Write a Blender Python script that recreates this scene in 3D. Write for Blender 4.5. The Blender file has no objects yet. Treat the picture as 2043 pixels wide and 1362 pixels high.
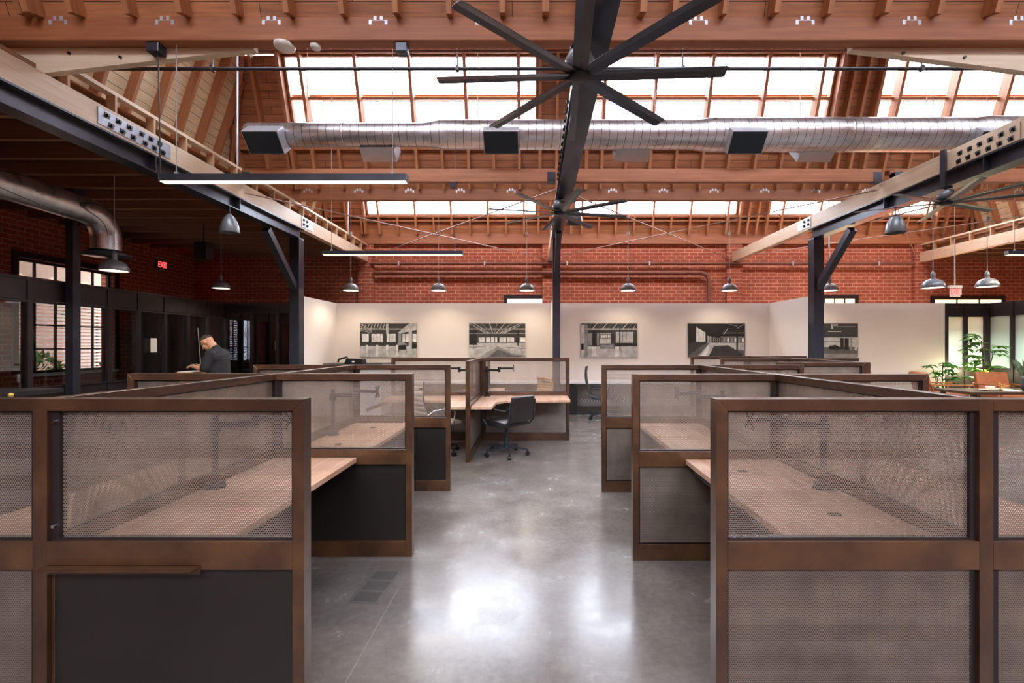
import bpy, math, random
from mathutils import Vector, Matrix
PI = math.pi
R = random.Random(7)
sc = bpy.context.scene
col = sc.collection
# ------------------------------------------------------------------ camera, sky, exposure
CAMZ = 1.55
cd = bpy.data.cameras.new('camera'); cam = bpy.data.objects.new('camera', cd); col.objects.link(cam)
cam.location = (0, 0, CAMZ); cam.rotation_euler = (PI/2, 0, 0)
cd.sensor_width = 36; cd.lens = 16.0; cd.shift_x = -0.0223; cd.shift_y = 0.0034; cd.clip_start = .05; cd.clip_end = 200
sc.camera = cam
w = bpy.data.worlds.new('sky'); sc.world = w; w.use_nodes = True
bg = w.node_tree.nodes['Background']; bg.inputs[0].default_value = (0.90, 0.95, 1.04, 1); bg.inputs[1].default_value = 13.0
sc.view_settings.view_transform = 'Standard'; sc.view_settings.look = 'None'
sc.view_settings.exposure = 0.95; sc.view_settings.gamma = 1.0; sc.view_settings.use_curve_mapping = False
try:
    sc.cycles.max_bounces = 8; sc.cycles.diffuse_bounces = 5; sc.cycles.transparent_max_bounces = 24
    sc.cycles.use_denoising = True; sc.cycles.sample_clamp_indirect = 6; sc.cycles.caustics_reflective = False
except Exception: pass

# ------------------------------------------------------------------ materials
def lin(c):
    f = lambda v: v/12.92 if v <= .04045 else ((v+.055)/1.055)**2.4
    return tuple(f(x/255) for x in c[:3]) + (1,)
class NT:
    def __init__(s, name):
        s.m = bpy.data.materials.new(name); s.m.use_nodes = True; s.t = s.m.node_tree
        s.b = s.t.nodes['Principled BSDF']; s.out = s.t.nodes['Material Output']
    def n(s, typ, **kw):
        x = s.t.nodes.new(typ)
        for k, v in kw.items():
            if k.startswith('i_'):
                x.inputs[k[2:].replace('_', ' ')].default_value = v
            else: setattr(x, k, v)
        return x
    def l(s, a, b): s.t.links.new(a, b)
    def obj(s): return s.n('ShaderNodeTexCoord').outputs['Object']
    def mapping(s, scale, src=None):
        m = s.n('ShaderNodeMapping'); m.inputs['Scale'].default_value = scale
        s.l(src or s.obj(), m.inputs['Vector']); return m.outputs[0]
    def noise(s, scale, vec=None, detail=4, rough=.55):
        x = s.n('ShaderNodeTexNoise'); x.inputs['Scale'].default_value = scale
        x.inputs['Detail'].default_value = detail; x.inputs['Roughness'].default_value = rough
        s.l(vec or s.obj(), x.inputs['Vector']); return x.outputs[0]
    def ramp(s, src, stops):
        r = s.n('ShaderNodeValToRGB'); e = r.color_ramp.elements
        while len(e) < len(stops): e.new(.5)
        for i, (p, c) in enumerate(stops):
            e[i].position = p; e[i].color = c if len(c) == 4 else tuple(c)+(1,)
        s.l(src, r.inputs[0]); return r.outputs[0]
    def mix(s, f, a, b, mode='MIX'):
        x = s.n('ShaderNodeMix', data_type='RGBA', blend_type=mode)
        for i, v in ((0, f), (6, a), (7, b)):
            if hasattr(v, 'default_value') or hasattr(v, 'links'): s.l(v, x.inputs[i])
            else: x.inputs[i].default_value = v
        return x.outputs[2]
    def math(s, op, a, b=None, c=None):
        x = s.n('ShaderNodeMath', operation=op)
        for i, v in enumerate((a, b, c)):
            if v is None: continue
            if hasattr(v, 'links'): s.l(v, x.inputs[i])
            else: x.inputs[i].default_value = v
        return x.outputs[0]
    def set(s, **kw):
        for k, v in kw.items():
            nm = {'base': 'Base Color', 'rough': 'Roughness', 'metal': 'Metallic', 'ior': 'IOR', 'alpha': 'Alpha', 'spec': 'Specular IOR Level', 'coat': 'Coat Weight'}[k]
            if hasattr(v, 'links'): s.l(v, s.b.inputs[nm])
            else: s.b.inputs[nm].default_value = v
    def bump(s, h, st=.3, d=.01):
        x = s.n('ShaderNodeBump'); x.inputs['Strength'].default_value = st; x.inputs['Distance'].default_value = d
        s.l(h, x.inputs['Height']); s.l(x.outputs[0], s.b.inputs['Normal'])

def flat(name, c, rough=.5, metal=0, var=.12, scale=8, spec=.5):
    t = NT(name); c = lin(c)
    d = tuple(max(0, x*(1-var)) for x in c[:3]); e = tuple(min(1, x*(1+var)) for x in c[:3])
    t.set(base=t.ramp(t.noise(scale), [(.3, d), (.7, e)]), rough=rough, metal=metal, spec=spec); return t.m
def wood(name, c1, c2, axis='x', rough=.5, s=1.0, knots=True):
    t = NT(name); sc_ = {'x': (.9, 14, 14), 'y': (14, .9, 14), 'z': (14, 14, .9)}[axis]
    g = t.noise(1.6*s, t.mapping(sc_), 6, .6)
    cl = t.ramp(g, [(.25, lin(c1)), (.75, lin(c2))])
    big = t.noise(.8, None, 2)
    cl = t.mix(t.math('MULTIPLY', big, .45), cl, lin([x*.72 for x in c1]))
    t.set(base=cl, rough=rough); t.bump(g, .15, .004); return t.m
def planks(name, c1, c2, u, v, wdt, length, rough=.6):
    t = NT(name); sp = t.n('ShaderNodeSeparateXYZ'); t.l(t.obj(), sp.inputs[0])
    cb = t.n('ShaderNodeCombineXYZ'); t.l(sp.outputs[u], cb.inputs[0]); t.l(sp.outputs[v], cb.inputs[1])
    b = t.n('ShaderNodeTexBrick'); b.offset = .37
    t.l(cb.outputs[0], b.inputs['Vector'])
    b.inputs['Color1'].default_value = lin(c1); b.inputs['Color2'].default_value = lin(c2)
    b.inputs['Mortar'].default_value = lin([x*.35 for x in c1]); b.inputs['Scale'].default_value = 1
    b.inputs['Mortar Size'].default_value = .004; b.inputs['Brick Width'].default_value = length; b.inputs['Row Height'].default_value = wdt
    mp = [14, 14, 14]; mp[u] = 1
    g = t.noise(2, t.mapping(tuple(mp)), 5)
    t.set(base=t.mix(.5, b.outputs[0], t.ramp(g, [(.3, lin([x*.8 for x in c1])), (.7, lin([min(255, x*1.12) for x in c2]))])), rough=rough)
    cb2 = t.mix(b.outputs['Fac'], (1, 1, 1, 1), (.25, .2, .18, 1))
    t.set(base=t.mix(1.0, t.mix(.45, b.outputs[0], t.ramp(g, [(.3, lin([x*.8 for x in c1])), (.7, lin([min(255, x*1.12) for x in c2]))])), cb2, 'MULTIPLY'))
    return t.m
def brick(name, u, v, c1, c2, cm):
    t = NT(name); sp = t.n('ShaderNodeSeparateXYZ'); t.l(t.obj(), sp.inputs[0])
    cb = t.n('ShaderNodeCombineXYZ'); t.l(sp.outputs[u], cb.inputs[0]); t.l(sp.outputs[v], cb.inputs[1])
    b = t.n('ShaderNodeTexBrick'); t.l(cb.outputs[0], b.inputs['Vector'])
    b.inputs['Color1'].default_value = lin(c1); b.inputs['Color2'].default_value = lin(c2); b.inputs['Mortar'].default_value = lin(cm)
    b.inputs['Scale'].default_value = 1; b.inputs['Mortar Size'].default_value = .011; b.inputs['Bias'].default_value = -.2
    b.inputs['Brick Width'].default_value = .25; b.inputs['Row Height'].default_value = .097
    n = t.noise(3.0, None, 5); c = t.mix(t.ramp(n, [(.35, (0, 0, 0)), (.7, (.5, .5, .5))]), b.outputs[0], lin([x*.72 for x in c1]))
    n2 = t.noise(60, None, 3)
    c = t.mix(.18, c, t.ramp(n2, [(.3, lin([x*.6 for x in c1])), (.7, lin([min(255, x*1.3) for x in c2]))]))
    t.set(base=c, rough=.85); t.bump(b.outputs['Fac'], -.4, .006); return t.m
def perf(name, pitch, r, metalcol, rough=.4, backing=None):
    """sheet with a staggered grid of round holes, in the sheet's own x/z plane"""
    t = NT(name); sp = t.n('ShaderNodeSeparateXYZ'); t.l(t.obj(), sp.inputs[0])
    u = t.math('DIVIDE', sp.outputs[0], pitch); v = t.math('DIVIDE', sp.outputs[2], pitch*1.7320508)
    def cell(o):
        a = t.math('SUBTRACT', t.math('FRACT', t.math('ADD', u, 50+o)), .5)
        b = t.math('MULTIPLY', t.math('SUBTRACT', t.math('FRACT', t.math('ADD', v, 50+o)), .5), 1.7320508)
        return t.math('SQRT', t.math('ADD', t.math('MULTIPLY', a, a), t.math('MULTIPLY', b, b)))
    d = t.math('MINIMUM', cell(0), cell(.5)); hole = t.math('LESS_THAN', d, r)
    n = t.noise(5, None, 4)
    t.set(base=t.ramp(n, [(.3, lin([x*.86 for x in metalcol])), (.7, lin([min(255, x*1.1) for x in metalcol]))]), rough=rough, metal=.35)
    tr = t.n('ShaderNodeBsdfTransparent'); ms = t.n('ShaderNodeMixShader')
    t.l(hole, ms.inputs[0]); t.l(t.b.outputs[0], ms.inputs[1]); t.l(tr.outputs[0], ms.inputs[2]); t.l(ms.outputs[0], t.out.inputs[0])
    return t.m
def glass(name, tint=(1, 1, 1), refl=.06, rough=.02):
    t = NT(name); tr = t.n('ShaderNodeBsdfTransparent'); tr.inputs[0].default_value = tuple(tint)+(1,)
    g = t.n('ShaderNodeBsdfGlossy'); g.inputs['Roughness'].default_value = rough
    lw = t.n('ShaderNodeLayerWeight'); lw.inputs[0].default_value = .25
    f = t.math('MINIMUM', t.math('ADD', t.math('MULTIPLY', lw.outputs['Fresnel'], .6), refl), .8)
    f = t.math('MULTIPLY', f, t.math('ADD', t.math('MULTIPLY', t.noise(1.5), .2), .9))
    ms = t.n('ShaderNodeMixShader'); t.l(f, ms.inputs[0]); t.l(tr.outputs[0], ms.inputs[1]); t.l(g.outputs[0], ms.inputs[2]); t.l(ms.outputs[0], t.out.inputs[0])
    return t.m
def emit(name, c, s):
    t = NT(name); t.set(base=lin(c), rough=.5); t.b.inputs['Emission Color'].default_value = lin(c); t.b.inputs['Emission Strength'].default_value = s; return t.m

M = {}
M['beam'] = wood('red_timber', (136, 76, 44), (182, 113, 70), 'x', .55)
M['beam_y'] = wood('pale_timber', (204, 176, 146), (234, 208, 178), 'y', .5)
M['pale_x'] = wood('pale_timber_across', (216, 192, 162), (240, 220, 192), 'x', .5)
M['rafter'] = wood('rafter_timber', (150, 90, 55), (198, 134, 88), 'z', .55)
M['pale_z'] = wood('pale_stud_timber', (178, 136, 102), (212, 172, 136), 'z', .55)
M['board'] = planks('red_roof_boards', (138, 82, 50), (176, 112, 69), 0, 2, .135, 2.4)
M['board_side'] = planks('pale_roof_boards', (238, 210, 168), (244, 220, 182), 0, 2, .15, 3.0)
M['deck'] = planks('dark_roof_deck', (124, 84, 58), (140, 98, 68), 1, 0, .14, 2.5)
M['joist'] = wood('dark_joist_timber', (124, 82, 54), (150, 104, 72), 'x', .6)
M['brick'] = brick('red_brick_across', 0, 2, (148, 66, 42), (176, 90, 60), (204, 152, 124))
M['brick_y'] = brick('red_brick_along', 1, 2, (148, 66, 42), (176, 90, 60), (204, 152, 124))
M['white'] = flat('white_wall_paint', (224, 216, 208), .7, 0, .02, 2)
M['white_lam'] = flat('white_laminate', (230, 230, 232), .3, 0, .02)
M['steel'] = flat('black_painted_steel', (60, 62, 72), .28, .4, .2, 5)
M['steel_grey'] = flat('grey_steel_plate', (150, 152, 162), .45, .5, .12, 6)
M['black'] = flat('black_plastic', (20, 20, 22), .4, 0, .1)
M['leather'] = flat('black_leather', (44, 38, 38), .38, 0, .25, 30)
M['tan'] = flat('tan_leather', (160, 90, 50), .5, 0, .12, 12)
M['beige'] = flat('beige_fabric', (196, 160, 122), .8, 0, .1, 40)
M['mullion'] = flat('dark_bronze_mullion', (48, 40, 42), .4, .3, .15, 5)
M['chrome'] = flat('chrome_metal', (210, 210, 215), .15, 1, .05)
M['greycord'] = flat('grey_cord', (170, 165, 160), .6, 0, .05)
M['rod'] = flat('steel_rod', (170, 140, 125), .4, .5, .1)
M['pipe'] = flat('painted_pipe', (122, 72, 56), .5, .1, .2, 4)
M['pipe_dark'] = flat('dark_pipe', (40, 34, 40), .45, .3, .2, 4)
M['lampgrey'] = flat('grey_enamel', (116, 118, 122), .35, .2, .08)
M['lampin'] = flat('white_enamel', (235, 232, 225), .4, 0, .02)
M['dark'] = flat('dark_solid_panel', (42, 37, 34), .3, .1, .15, 3)
M['grille'] = flat('dark_grille', (26, 38, 48), .5, .2, .1, 90)
M['paper'] = flat('white_paper', (238, 236, 228), .7, 0, .03)
M['galvwhite'] = flat('galvanised_sheet', (186, 188, 194), .4, .5, .08, 5)
M['leaf'] = flat('green_leaf', (88, 142, 46), .45, 0, .35, 14)
M['leaf2'] = flat('dark_green_leaf', (58, 122, 44), .45, 0, .35, 14)
M['leaf3'] = flat('grey_green_leaf', (104, 126, 96), .45, 0, .4, 20)
M['trunk'] = flat('plant_stem', (84, 62, 40), .8, 0, .2, 20)
M['soil'] = flat('dark_soil', (40, 28, 20), .9, 0, .3, 40)
M['pot'] = flat('charcoal_pot', (62, 62, 64), .5, 0, .15, 10)
M['skin'] = flat('skin', (206, 150, 116), .5, 0, .06, 12)
M['shirt'] = flat('black_shirt_cloth', (21, 20, 25), .75, 0, .2, 25)
M['trouser'] = flat('dark_trouser_cloth', (34, 34, 44), .8, 0, .15, 30)
M['hair'] = flat('dark_short_hair', (58, 42, 32), .7, 0, .3, 80)
M['fence'] = flat('cream_slats', (226, 214, 196), .6, 0, .06)
M['hedge'] = flat('hedge_green', (110, 140, 70), .7, 0, .4, 9)
M['ground'] = flat('pale_paving', (190, 184, 172), .8, 0, .1, 3)
M['plate'] = flat('cream_ceramic', (224, 214, 196), .3, 0, .03)
M['gold'] = flat('gold_branch', (206, 170, 90), .35, .5, .1)
M['walnut'] = wood('dark_walnut', (60, 40, 28), (92, 62, 42), 'x', .4)
M['oak'] = wood('oak_arm_timber', (150, 92, 50), (184, 122, 74), 'y', .45)
M['podium'] = wood('podium_timber', (150, 92, 54), (176, 112, 68), 'x', .45)
M['skyglass'] = glass('skylight_glass', (.97, .98, 1), .03)
M['glass'] = glass('clear_partition_glass', (.80, .82, .84), .05)
M['darkglass'] = glass('room_shade_partition_glass', (.22, .23, .26), .14)  # dark tint stands in for the dark room behind the panes
M['exit'] = emit('exit_red_letters', (255, 40, 40), 5)
M['led'] = emit('led_strip_light', (255, 230, 182), 2.2)
M['bulb'] = emit('warm_bulb_light', (255, 236, 205), 5)
M['perf'] = perf('perforated_steel_mesh', .0092, .365, (158, 143, 130), .36)
M['perf_low'] = perf('fine_perforated_steel_mesh', .0092, .27, (132, 118, 106), .42)
def m_diamond():
    t = NT('expanded_wire_mesh'); sp = t.n('ShaderNodeSeparateXYZ'); t.l(t.obj(), sp.inputs[0])
    u = t.math('DIVIDE', sp.outputs[0], .06); v = t.math('DIVIDE', sp.outputs[2], .032)
    def ln(op):
        return t.math('LESS_THAN', t.math('FRACT', t.math(op, t.math('ADD', u, 200), v)), .16)
    wire = t.math('MAXIMUM', ln('ADD'), ln('SUBTRACT')); t.set(base=t.ramp(t.noise(6), [(.3, lin((70, 64, 60))), (.7, lin((96, 90, 84)))]), rough=.5, metal=.5)
    tr = t.n('ShaderNodeBsdfTransparent'); ms = t.n('ShaderNodeMixShader'); t.l(wire, ms.inputs[0]); t.l(tr.outputs[0], ms.inputs[1]); t.l(t.b.outputs[0], ms.inputs[2]); t.l(ms.outputs[0], t.out.inputs[0]); return t.m
M['expanded'] = m_diamond()
M['greypanel'] = flat('grey_felt_panel', (128, 118, 110), .8, 0, .15, 6)
def m_frost():
    t = NT('frosted_glass'); tr = t.n('ShaderNodeBsdfTranslucent'); tr.inputs[0].default_value = (.85, .88, .82, 1)
    d = t.n('ShaderNodeBsdfDiffuse'); d.inputs[0].default_value = (.75, .8, .78, 1)
    t.l(t.mix(.2, t.ramp(t.noise(2), [(.3, (.70, .86, .84)), (.7, (.80, .93, .88))]), (.75, .9, .86, 1)), tr.inputs[0])
    ms = t.n('ShaderNodeMixShader'); ms.inputs[0].default_value = .35
    t.l(tr.outputs[0], ms.inputs[1]); t.l(d.outputs[0], ms.inputs[2]); t.l(ms.outputs[0], t.out.inputs[0]); return t.m
M['frost'] = m_frost()
def m_frame():
    t = NT('oiled_bronze_frame'); g = t.noise(2.2, t.mapping((1.6, 3, 1.6)), 5, .55)
    t.set(base=t.ramp(g, [(.15, lin((48, 30, 21))), (.5, lin((78, 52, 36))), (.85, lin((122, 84, 50)))]), rough=.36, metal=.25, coat=.5)
    t.b.inputs['Coat Roughness'].default_value = .16
    return t.m
M['frame'] = m_frame()
def m_duct():
    t = NT('spiral_galvanised_duct'); sp = t.n('ShaderNodeSeparateXYZ'); t.l(t.obj(), sp.inputs[0])
    g = t.noise(3, t.mapping((1, 3, 3)), 5)
    sx = t.math('FRACT', t.math('DIVIDE', t.math('ADD', sp.outputs[0], t.math('MULTIPLY', sp.outputs[1], .1)), .125))
    ln = t.math('LESS_THAN', sx, .07)
    c = t.ramp(g, [(.3, lin((176, 172, 172))), (.7, lin((214, 212, 214)))])
    t.set(base=t.mix(ln, c, lin((110, 104, 102))), rough=t.ramp(g, [(.3, (.26, .26, .26)), (.7, (.4, .4, .4))]), metal=.9)
    t.bump(sx, .1, .004); return t.m
M['duct'] = m_duct()
def m_desk():
    t = NT('butcher_block_desk'); sp = t.n('ShaderNodeSeparateXYZ'); t.l(t.obj(), sp.inputs[0])
    cb = t.n('ShaderNodeCombineXYZ'); t.l(sp.outputs[1], cb.inputs[0]); t.l(sp.outputs[0], cb.inputs[1])
    b = t.n('ShaderNodeTexBrick'); t.l(cb.outputs[0], b.inputs['Vector']); b.offset = .43
    b.inputs['Color1'].default_value = lin((200, 152, 124)); b.inputs['Color2'].default_value = lin((226, 186, 158)); b.inputs['Mortar'].default_value = lin((182, 134, 108))
    b.inputs['Scale'].default_value = 1; b.inputs['Mortar Size'].default_value = .0012; b.inputs['Brick Width'].default_value = .45; b.inputs['Row Height'].default_value = .045
    g = t.noise(2, t.mapping((14, 1.2, 8)), 5)
    t.set(base=t.mix(.3, b.outputs[0], t.ramp(g, [(.3, lin((182, 134, 106))), (.7, lin((230, 192, 164)))])), rough=.38); return t.m
M['desk'] = m_desk()
def m_floor():
    t = NT('polished_concrete'); big = t.noise(.55, None, 6, .6); mid = t.noise(2.6, None, 8, .65); fine = t.noise(26, None, 4)
    c = t.ramp(big, [(.3, lin((92, 87, 84))), (.52, lin((124, 118, 115))), (.75, lin((158, 154, 153)))])
    c = t.mix(.45, c, t.ramp(mid, [(.3, lin((84, 74, 66))), (.55, lin((128, 119, 110))), (.8, lin((168, 164, 162)))]))
    c = t.mix(.12, c, t.ramp(fine, [(.3, lin((60, 56, 52))), (.7, lin((170, 166, 160)))]))
    v = t.n('ShaderNodeTexVoronoi'); v.inputs['Scale'].default_value = 1.6; t.l(t.mapping((1, 1, 1)), v.inputs['Vector'])
    spk = t.math('LESS_THAN', t.math('ADD', v.outputs['Distance'], t.math('MULTIPLY', t.noise(14), .04)), .045)
    c = t.mix(t.math('MULTIPLY', spk, .3), c, lin((196, 190, 180)))
    sp = t.n('ShaderNodeSeparateXYZ'); t.l(t.obj(), sp.inputs[0])
    jx = t.math('MULTIPLY', t.math('LESS_THAN', t.math('ABSOLUTE', t.math('ADD', sp.outputs[0], .87)), .003), t.math('LESS_THAN', sp.outputs[1], 2.9))
    jy = t.math('LESS_THAN', t.math('ABSOLUTE', t.math('SUBTRACT', sp.outputs[1], 3.28)), .003)
    c = t.mix(t.math('MULTIPLY', t.math('MAXIMUM', jx, t.math('MULTIPLY', jy, t.math('LESS_THAN', sp.outputs[0], -.6))), .35), c, lin((180, 176, 168)))
    t.set(base=c, rough=t.ramp(mid, [(.3, (.16, .16, .16)), (.7, (.30, .30, .30))]), spec=.65)
    t.bump(t.noise(5), .06, .01); return t.m
M['floor'] = m_floor()
GR = [flat('print_grey_tone_' + a, (v, v, v-2), .5, 0, .3, 9) for a, v in (('black', 24), ('charcoal', 52), ('slate', 92), ('mid', 136), ('pale', 180), ('white', 214))]

# ------------------------------------------------------------------ mesh builder
class MB:
    def __init__(s): s.v = []; s.f = []; s.m = []; s.s = []
    def add(s, vs, fs, mi=0, smooth=False):
        k = len(s.v); s.v += [tuple(p) for p in vs]
        for f in fs: s.f.append([k+i for i in f]); s.m.append(mi); s.s.append(smooth)
        return s
    def box(s, x0, x1, y0, y1, z0, z1, mi=0):
        v = [(x, y, z) for x in (x0, x1) for y in (y0, y1) for z in (z0, z1)]
        return s.add(v, [(0, 1, 3, 2), (4, 6, 7, 5), (0, 4, 5, 1), (2, 3, 7, 6), (0, 2, 6, 4), (1, 5, 7, 3)], mi)
    def prism(s, poly, a0, a1, axis='y', mi=0):
        def P(p, a): return {'y': (p[0], a, p[1]), 'z': (p[0], p[1], a), 'x': (a, p[0], p[1])}[axis]
        n = len(poly); v = [P(p, a0) for p in poly] + [P(p, a1) for p in poly]
        f = [list(range(n)), list(range(2*n-1, n-1, -1))] + [(i, (i+1) % n + 0, (i+1) % n + n, i+n) for i in range(n)]
        return s.add(v, f, mi)
    def frustum(s, p0, p1, r0, r1, n=16, mi=0, cap=True, smooth=True):
        p0 = Vector(p0); p1 = Vector(p1); d = (p1-p0).normalized()
        a = d.orthogonal().normalized(); b = d.cross(a)
        v = []
        for p, r in ((p0, r0), (p1, r1)):
            for i in range(n):
                t = 2*PI*i/n; v.append(p+(a*math.cos(t)+b*math.sin(t))*r)
        s.add(v, [(i, (i+1) % n, (i+1) % n+n, i+n) for i in range(n)], mi, smooth)
        if cap:
            s.add(v[:n], [tuple(range(n-1, -1, -1))], mi); s.add(v[n:], [tuple(range(n))], mi)
        return s
    def cyl(s, p0, p1, r, n=16, mi=0, **k): return s.frustum(p0, p1, r, r, n, mi, **k)
    def tube(s, pts, r, n=10, mi=0):
        pts = [Vector(p) for p in pts]; rings = []; m = len(pts)
        d0 = (pts[1]-pts[0]).normalized(); a = d0.orthogonal().normalized()
        v = []
        for i, p in enumerate(pts):
            d = (pts[min(i+1, m-1)]-pts[max(i-1, 0)]).normalized()
            a = (a-d*a.dot(d)).normalized(); b = d.cross(a); rr = r[i] if isinstance(r, (list, tuple)) else r
            for j in range(n):
                t = 2*PI*j/n; v.append(p+(a*math.cos(t)+b*math.sin(t))*rr)
        f = [(i*n+j, i*n+(j+1) % n, (i+1)*n+(j+1) % n, (i+1)*n+j) for i in range(m-1) for j in range(n)]
        s.add(v, f, mi, True); s.add(v[:n], [tuple(range(n-1, -1, -1))], mi); s.add(v[-n:], [tuple(range(n))], mi); return s
    def lathe(s, prof, c=(0, 0, 0), n=24, mi=0, axis='z', smooth=True):
        v = []
        for (r, z) in prof:
            for i in range(n):
                t = 2*PI*i/n
                q = (r*math.cos(t), r*math.sin(t), z)
                if axis == 'x': q = (z, r*math.cos(t), r*math.sin(t))
                v.append((c[0]+q[0], c[1]+q[1], c[2]+q[2]))
        return s.add(v, [(i*n+j, i*n+(j+1) % n, (i+1)*n+(j+1) % n, (i+1)*n+j) for i in range(len(prof)-1) for j in range(n)], mi, smooth)
    def ball(s, c, r, n=14, mi=0, rot=None):
        r = r if isinstance(r, (tuple, list)) else (r, r, r); v = []; m = max(5, n//2)
        for i in range(m+1):
            ph = PI*i/m
            for j in range(n):
                t = 2*PI*j/n; q = Vector((r[0]*math.sin(ph)*math.cos(t), r[1]*math.sin(ph)*math.sin(t), -r[2]*math.cos(ph)))
                if rot is not None: q = rot @ q
                v.append((c[0]+q.x, c[1]+q.y, c[2]+q.z))
        return s.add(v, [(i*n+j, i*n+(j+1) % n, (i+1)*n+(j+1) % n, (i+1)*n+j) for i in range(m) for j in range(n)], mi, True)
    def bar(s, p0, p1, w, h, up=(0, 0, 1), mi=0):
        p0 = Vector(p0); p1 = Vector(p1); d = (p1-p0).normalized(); x = d.cross(Vector(up)).normalized(); y = x.cross(d)
        v = [p+x*(a*w/2)+y*(b*h/2) for p in (p0, p1) for a, b in ((-1, -1), (1, -1), (1, 1), (-1, 1))]
        return s.add(v, [(3, 2, 1, 0), (4, 5, 6, 7), (0, 1, 5, 4), (1, 2, 6, 5), (2, 3, 7, 6), (3, 0, 4, 7)], mi)
    def cap(s, p0, p1, r0, r1, n=14):
        s.frustum(p0, p1, r0, r1, n); s.ball(p0, r0, n); s.ball(p1, r1, n); return s
    def build(s, name, mats, parent=None, bevel=0, loc=None):
        me = bpy.data.meshes.new(name); me.from_pydata(s.v, [], s.f)
        for m in (mats if isinstance(mats, list) else [mats]): me.materials.append(M[m] if isinstance(m, str) else m)
        me.polygons.foreach_set('material_index', s.m); me.polygons.foreach_set('use_smooth', s.s)
        me.validate(); me.update()
        import bmesh
        b = bmesh.new(); b.from_mesh(me); bmesh.ops.recalc_face_normals(b, faces=b.faces); b.to_mesh(me); b.free()
        o = bpy.data.objects.new(name, me); col.objects.link(o)
        if parent: o.parent = parent
        if loc: o.location = loc
        if bevel:
            md = o.modifiers.new('bevel', 'BEVEL'); md.width = bevel; md.segments = 2; md.limit_method = 'ANGLE'; md.angle_limit = .6
        return o
def tag(o, label, cat=None, group=None, kind=None):
    if label: o['label'] = label
    if cat: o['category'] = cat
    if group: o['group'] = group
    if kind: o['kind'] = kind
    return o
def empty(name, loc=(0, 0, 0), rz=0, label=None, cat=None, group=None, kind=None, rx=0):
    o = bpy.data.objects.new(name, None); col.objects.link(o); o.location = loc; o.rotation_euler = (rx, 0, rz); o.empty_display_size = .1
    return tag(o, label, cat, group, kind)
def kids(o): return [c for c in bpy.data.objects if c.parent == o]
def copy_tree(o, parent=None):
    c = o.copy(); col.objects.link(c)
    if parent: c.parent = parent
    for k in kids(o): copy_tree(k, c)
    return c
def put(proto, loc, rz=0, label=None, used={}):
    o = proto if not used.get(proto.name) else copy_tree(proto)
    used[proto.name] = True
    o.location = loc; o.rotation_euler = (0, 0, rz)
    if label: o['label'] = label
    return o
def struct(o, label, cat): return tag(o, label, cat, None, 'structure')

# ------------------------------------------------------------------ key dimensions
XL, XC, XR, XE = -4.76, .43, 5.62, 10.9            # beam lines running away from the camera
YW = 12.9; YB = [-5.2, -.44, 4.33, 9.10]           # back brick wall; cross beams
XWL, XWR = -9.66, 15.2; YBACK = -5.4
ZF = 4.67; TH = math.atan(1/3); CS, SN = math.cos(TH), math.sin(TH); VT = 2.46

# portals that help daylight through the roof glazing
def portal(loc, rot, sx, sy):
    l = bpy.data.lights.new('skylight_portal', 'AREA'); l.shape = 'RECTANGLE'; l.size = sx; l.size_y = sy
    o = bpy.data.objects.new('skylight_portal', l); col.objects.link(o); o.location = loc; o.rotation_euler = rot
    l.cycles.is_portal = True

# ------------------------------------------------------------------ shell
struct(MB().box(XWL-.3, XWR+.3, YBACK-.2, YW+.3, -.1, 0).build('floor', 'floor'), 'polished grey brown concrete floor with stains and saw cuts', 'floor')
struct(MB().box(XWL-.3, XWR+.3, YW, YW+.3, 0, 4.67).build('wall_back', 'brick'), 'tall red brick back wall behind the white partitions', 'wall')
mb = MB()                                            # left brick wall with openings
wl = [(YBACK, 5.4), (7.3, 8.5), (10.45, YW)]
for a, b in wl: mb.box(XWL-.3, XWL, a, b, 0, 4.67)
for a, b in ((5.4, 7.3), (8.5, 10.45)): mb.box(XWL-.3, XWL, a, b, 0, 1.0); mb.box(XWL-.3, XWL, a, b, 3.2, 4.67)
struct(mb.build('wall_left', 'brick_y'), 'dark red brick side wall holding the steel windows', 'wall')
struct(MB().box(XWR, XWR+.3, YBACK, YW, 0, 4.67).build('wall_right', 'brick_y'), 'red brick wall on the lounge side', 'wall')
struct(MB().box(XWL-.3, XWR+.3, YBACK-.3, YBACK, 0, 4.67).build('wall_front', 'brick'), 'red brick wall opposite the pictures', 'wall')
for nm, x0, x1, lb in (('ceiling_left', XWL-.3, XL-.12, 'low dark plank ceiling with joists over the glass offices'), ('ceiling_right', XE+.1, XWR+.3, 'low plank ceiling with joists over the lounge side')):
    c = struct(MB().box(x0, x1, YBACK, YW, 4.22, 4.3).build(nm, 'deck'), lb, 'ceiling')
    y = 3.2; first = None
    while y < YW-.1:
        if first is None:
            first = MB().box(x0+.3, x1, -.03, .03, 3.98, 4.22).build('joist', 'joist', c, loc=(0, y, 0))
        else:
            k = first.copy(); col.objects.link(k); k.location = (0, y, 0)
        y += .55
# wood sill plate on top of the back wall
struct(MB().box(-6.2, 12.3, YW-.14, YW, 4.39, 4.67).build('trim_1', 'beam'), 'timber plate lying on top of the back brick wall', 'trim')
# pilasters on back wall
for i, x in enumerate((XL, XC, XR, XE)):
    struct(MB().box(x-.22, x+.22, YW-.1, YW, 0, 4.39).build('trim_%d' % (i+2), 'brick'), ['brick pilaster under the end of the pale beam behind the printed pictures, beside black printer counter', 'brick pilaster behind the middle column', 'brick pilaster above the white wall corner beside the right column', 'brick pilaster behind the lounge end of the white wall'][i], 'pilaster')

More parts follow.
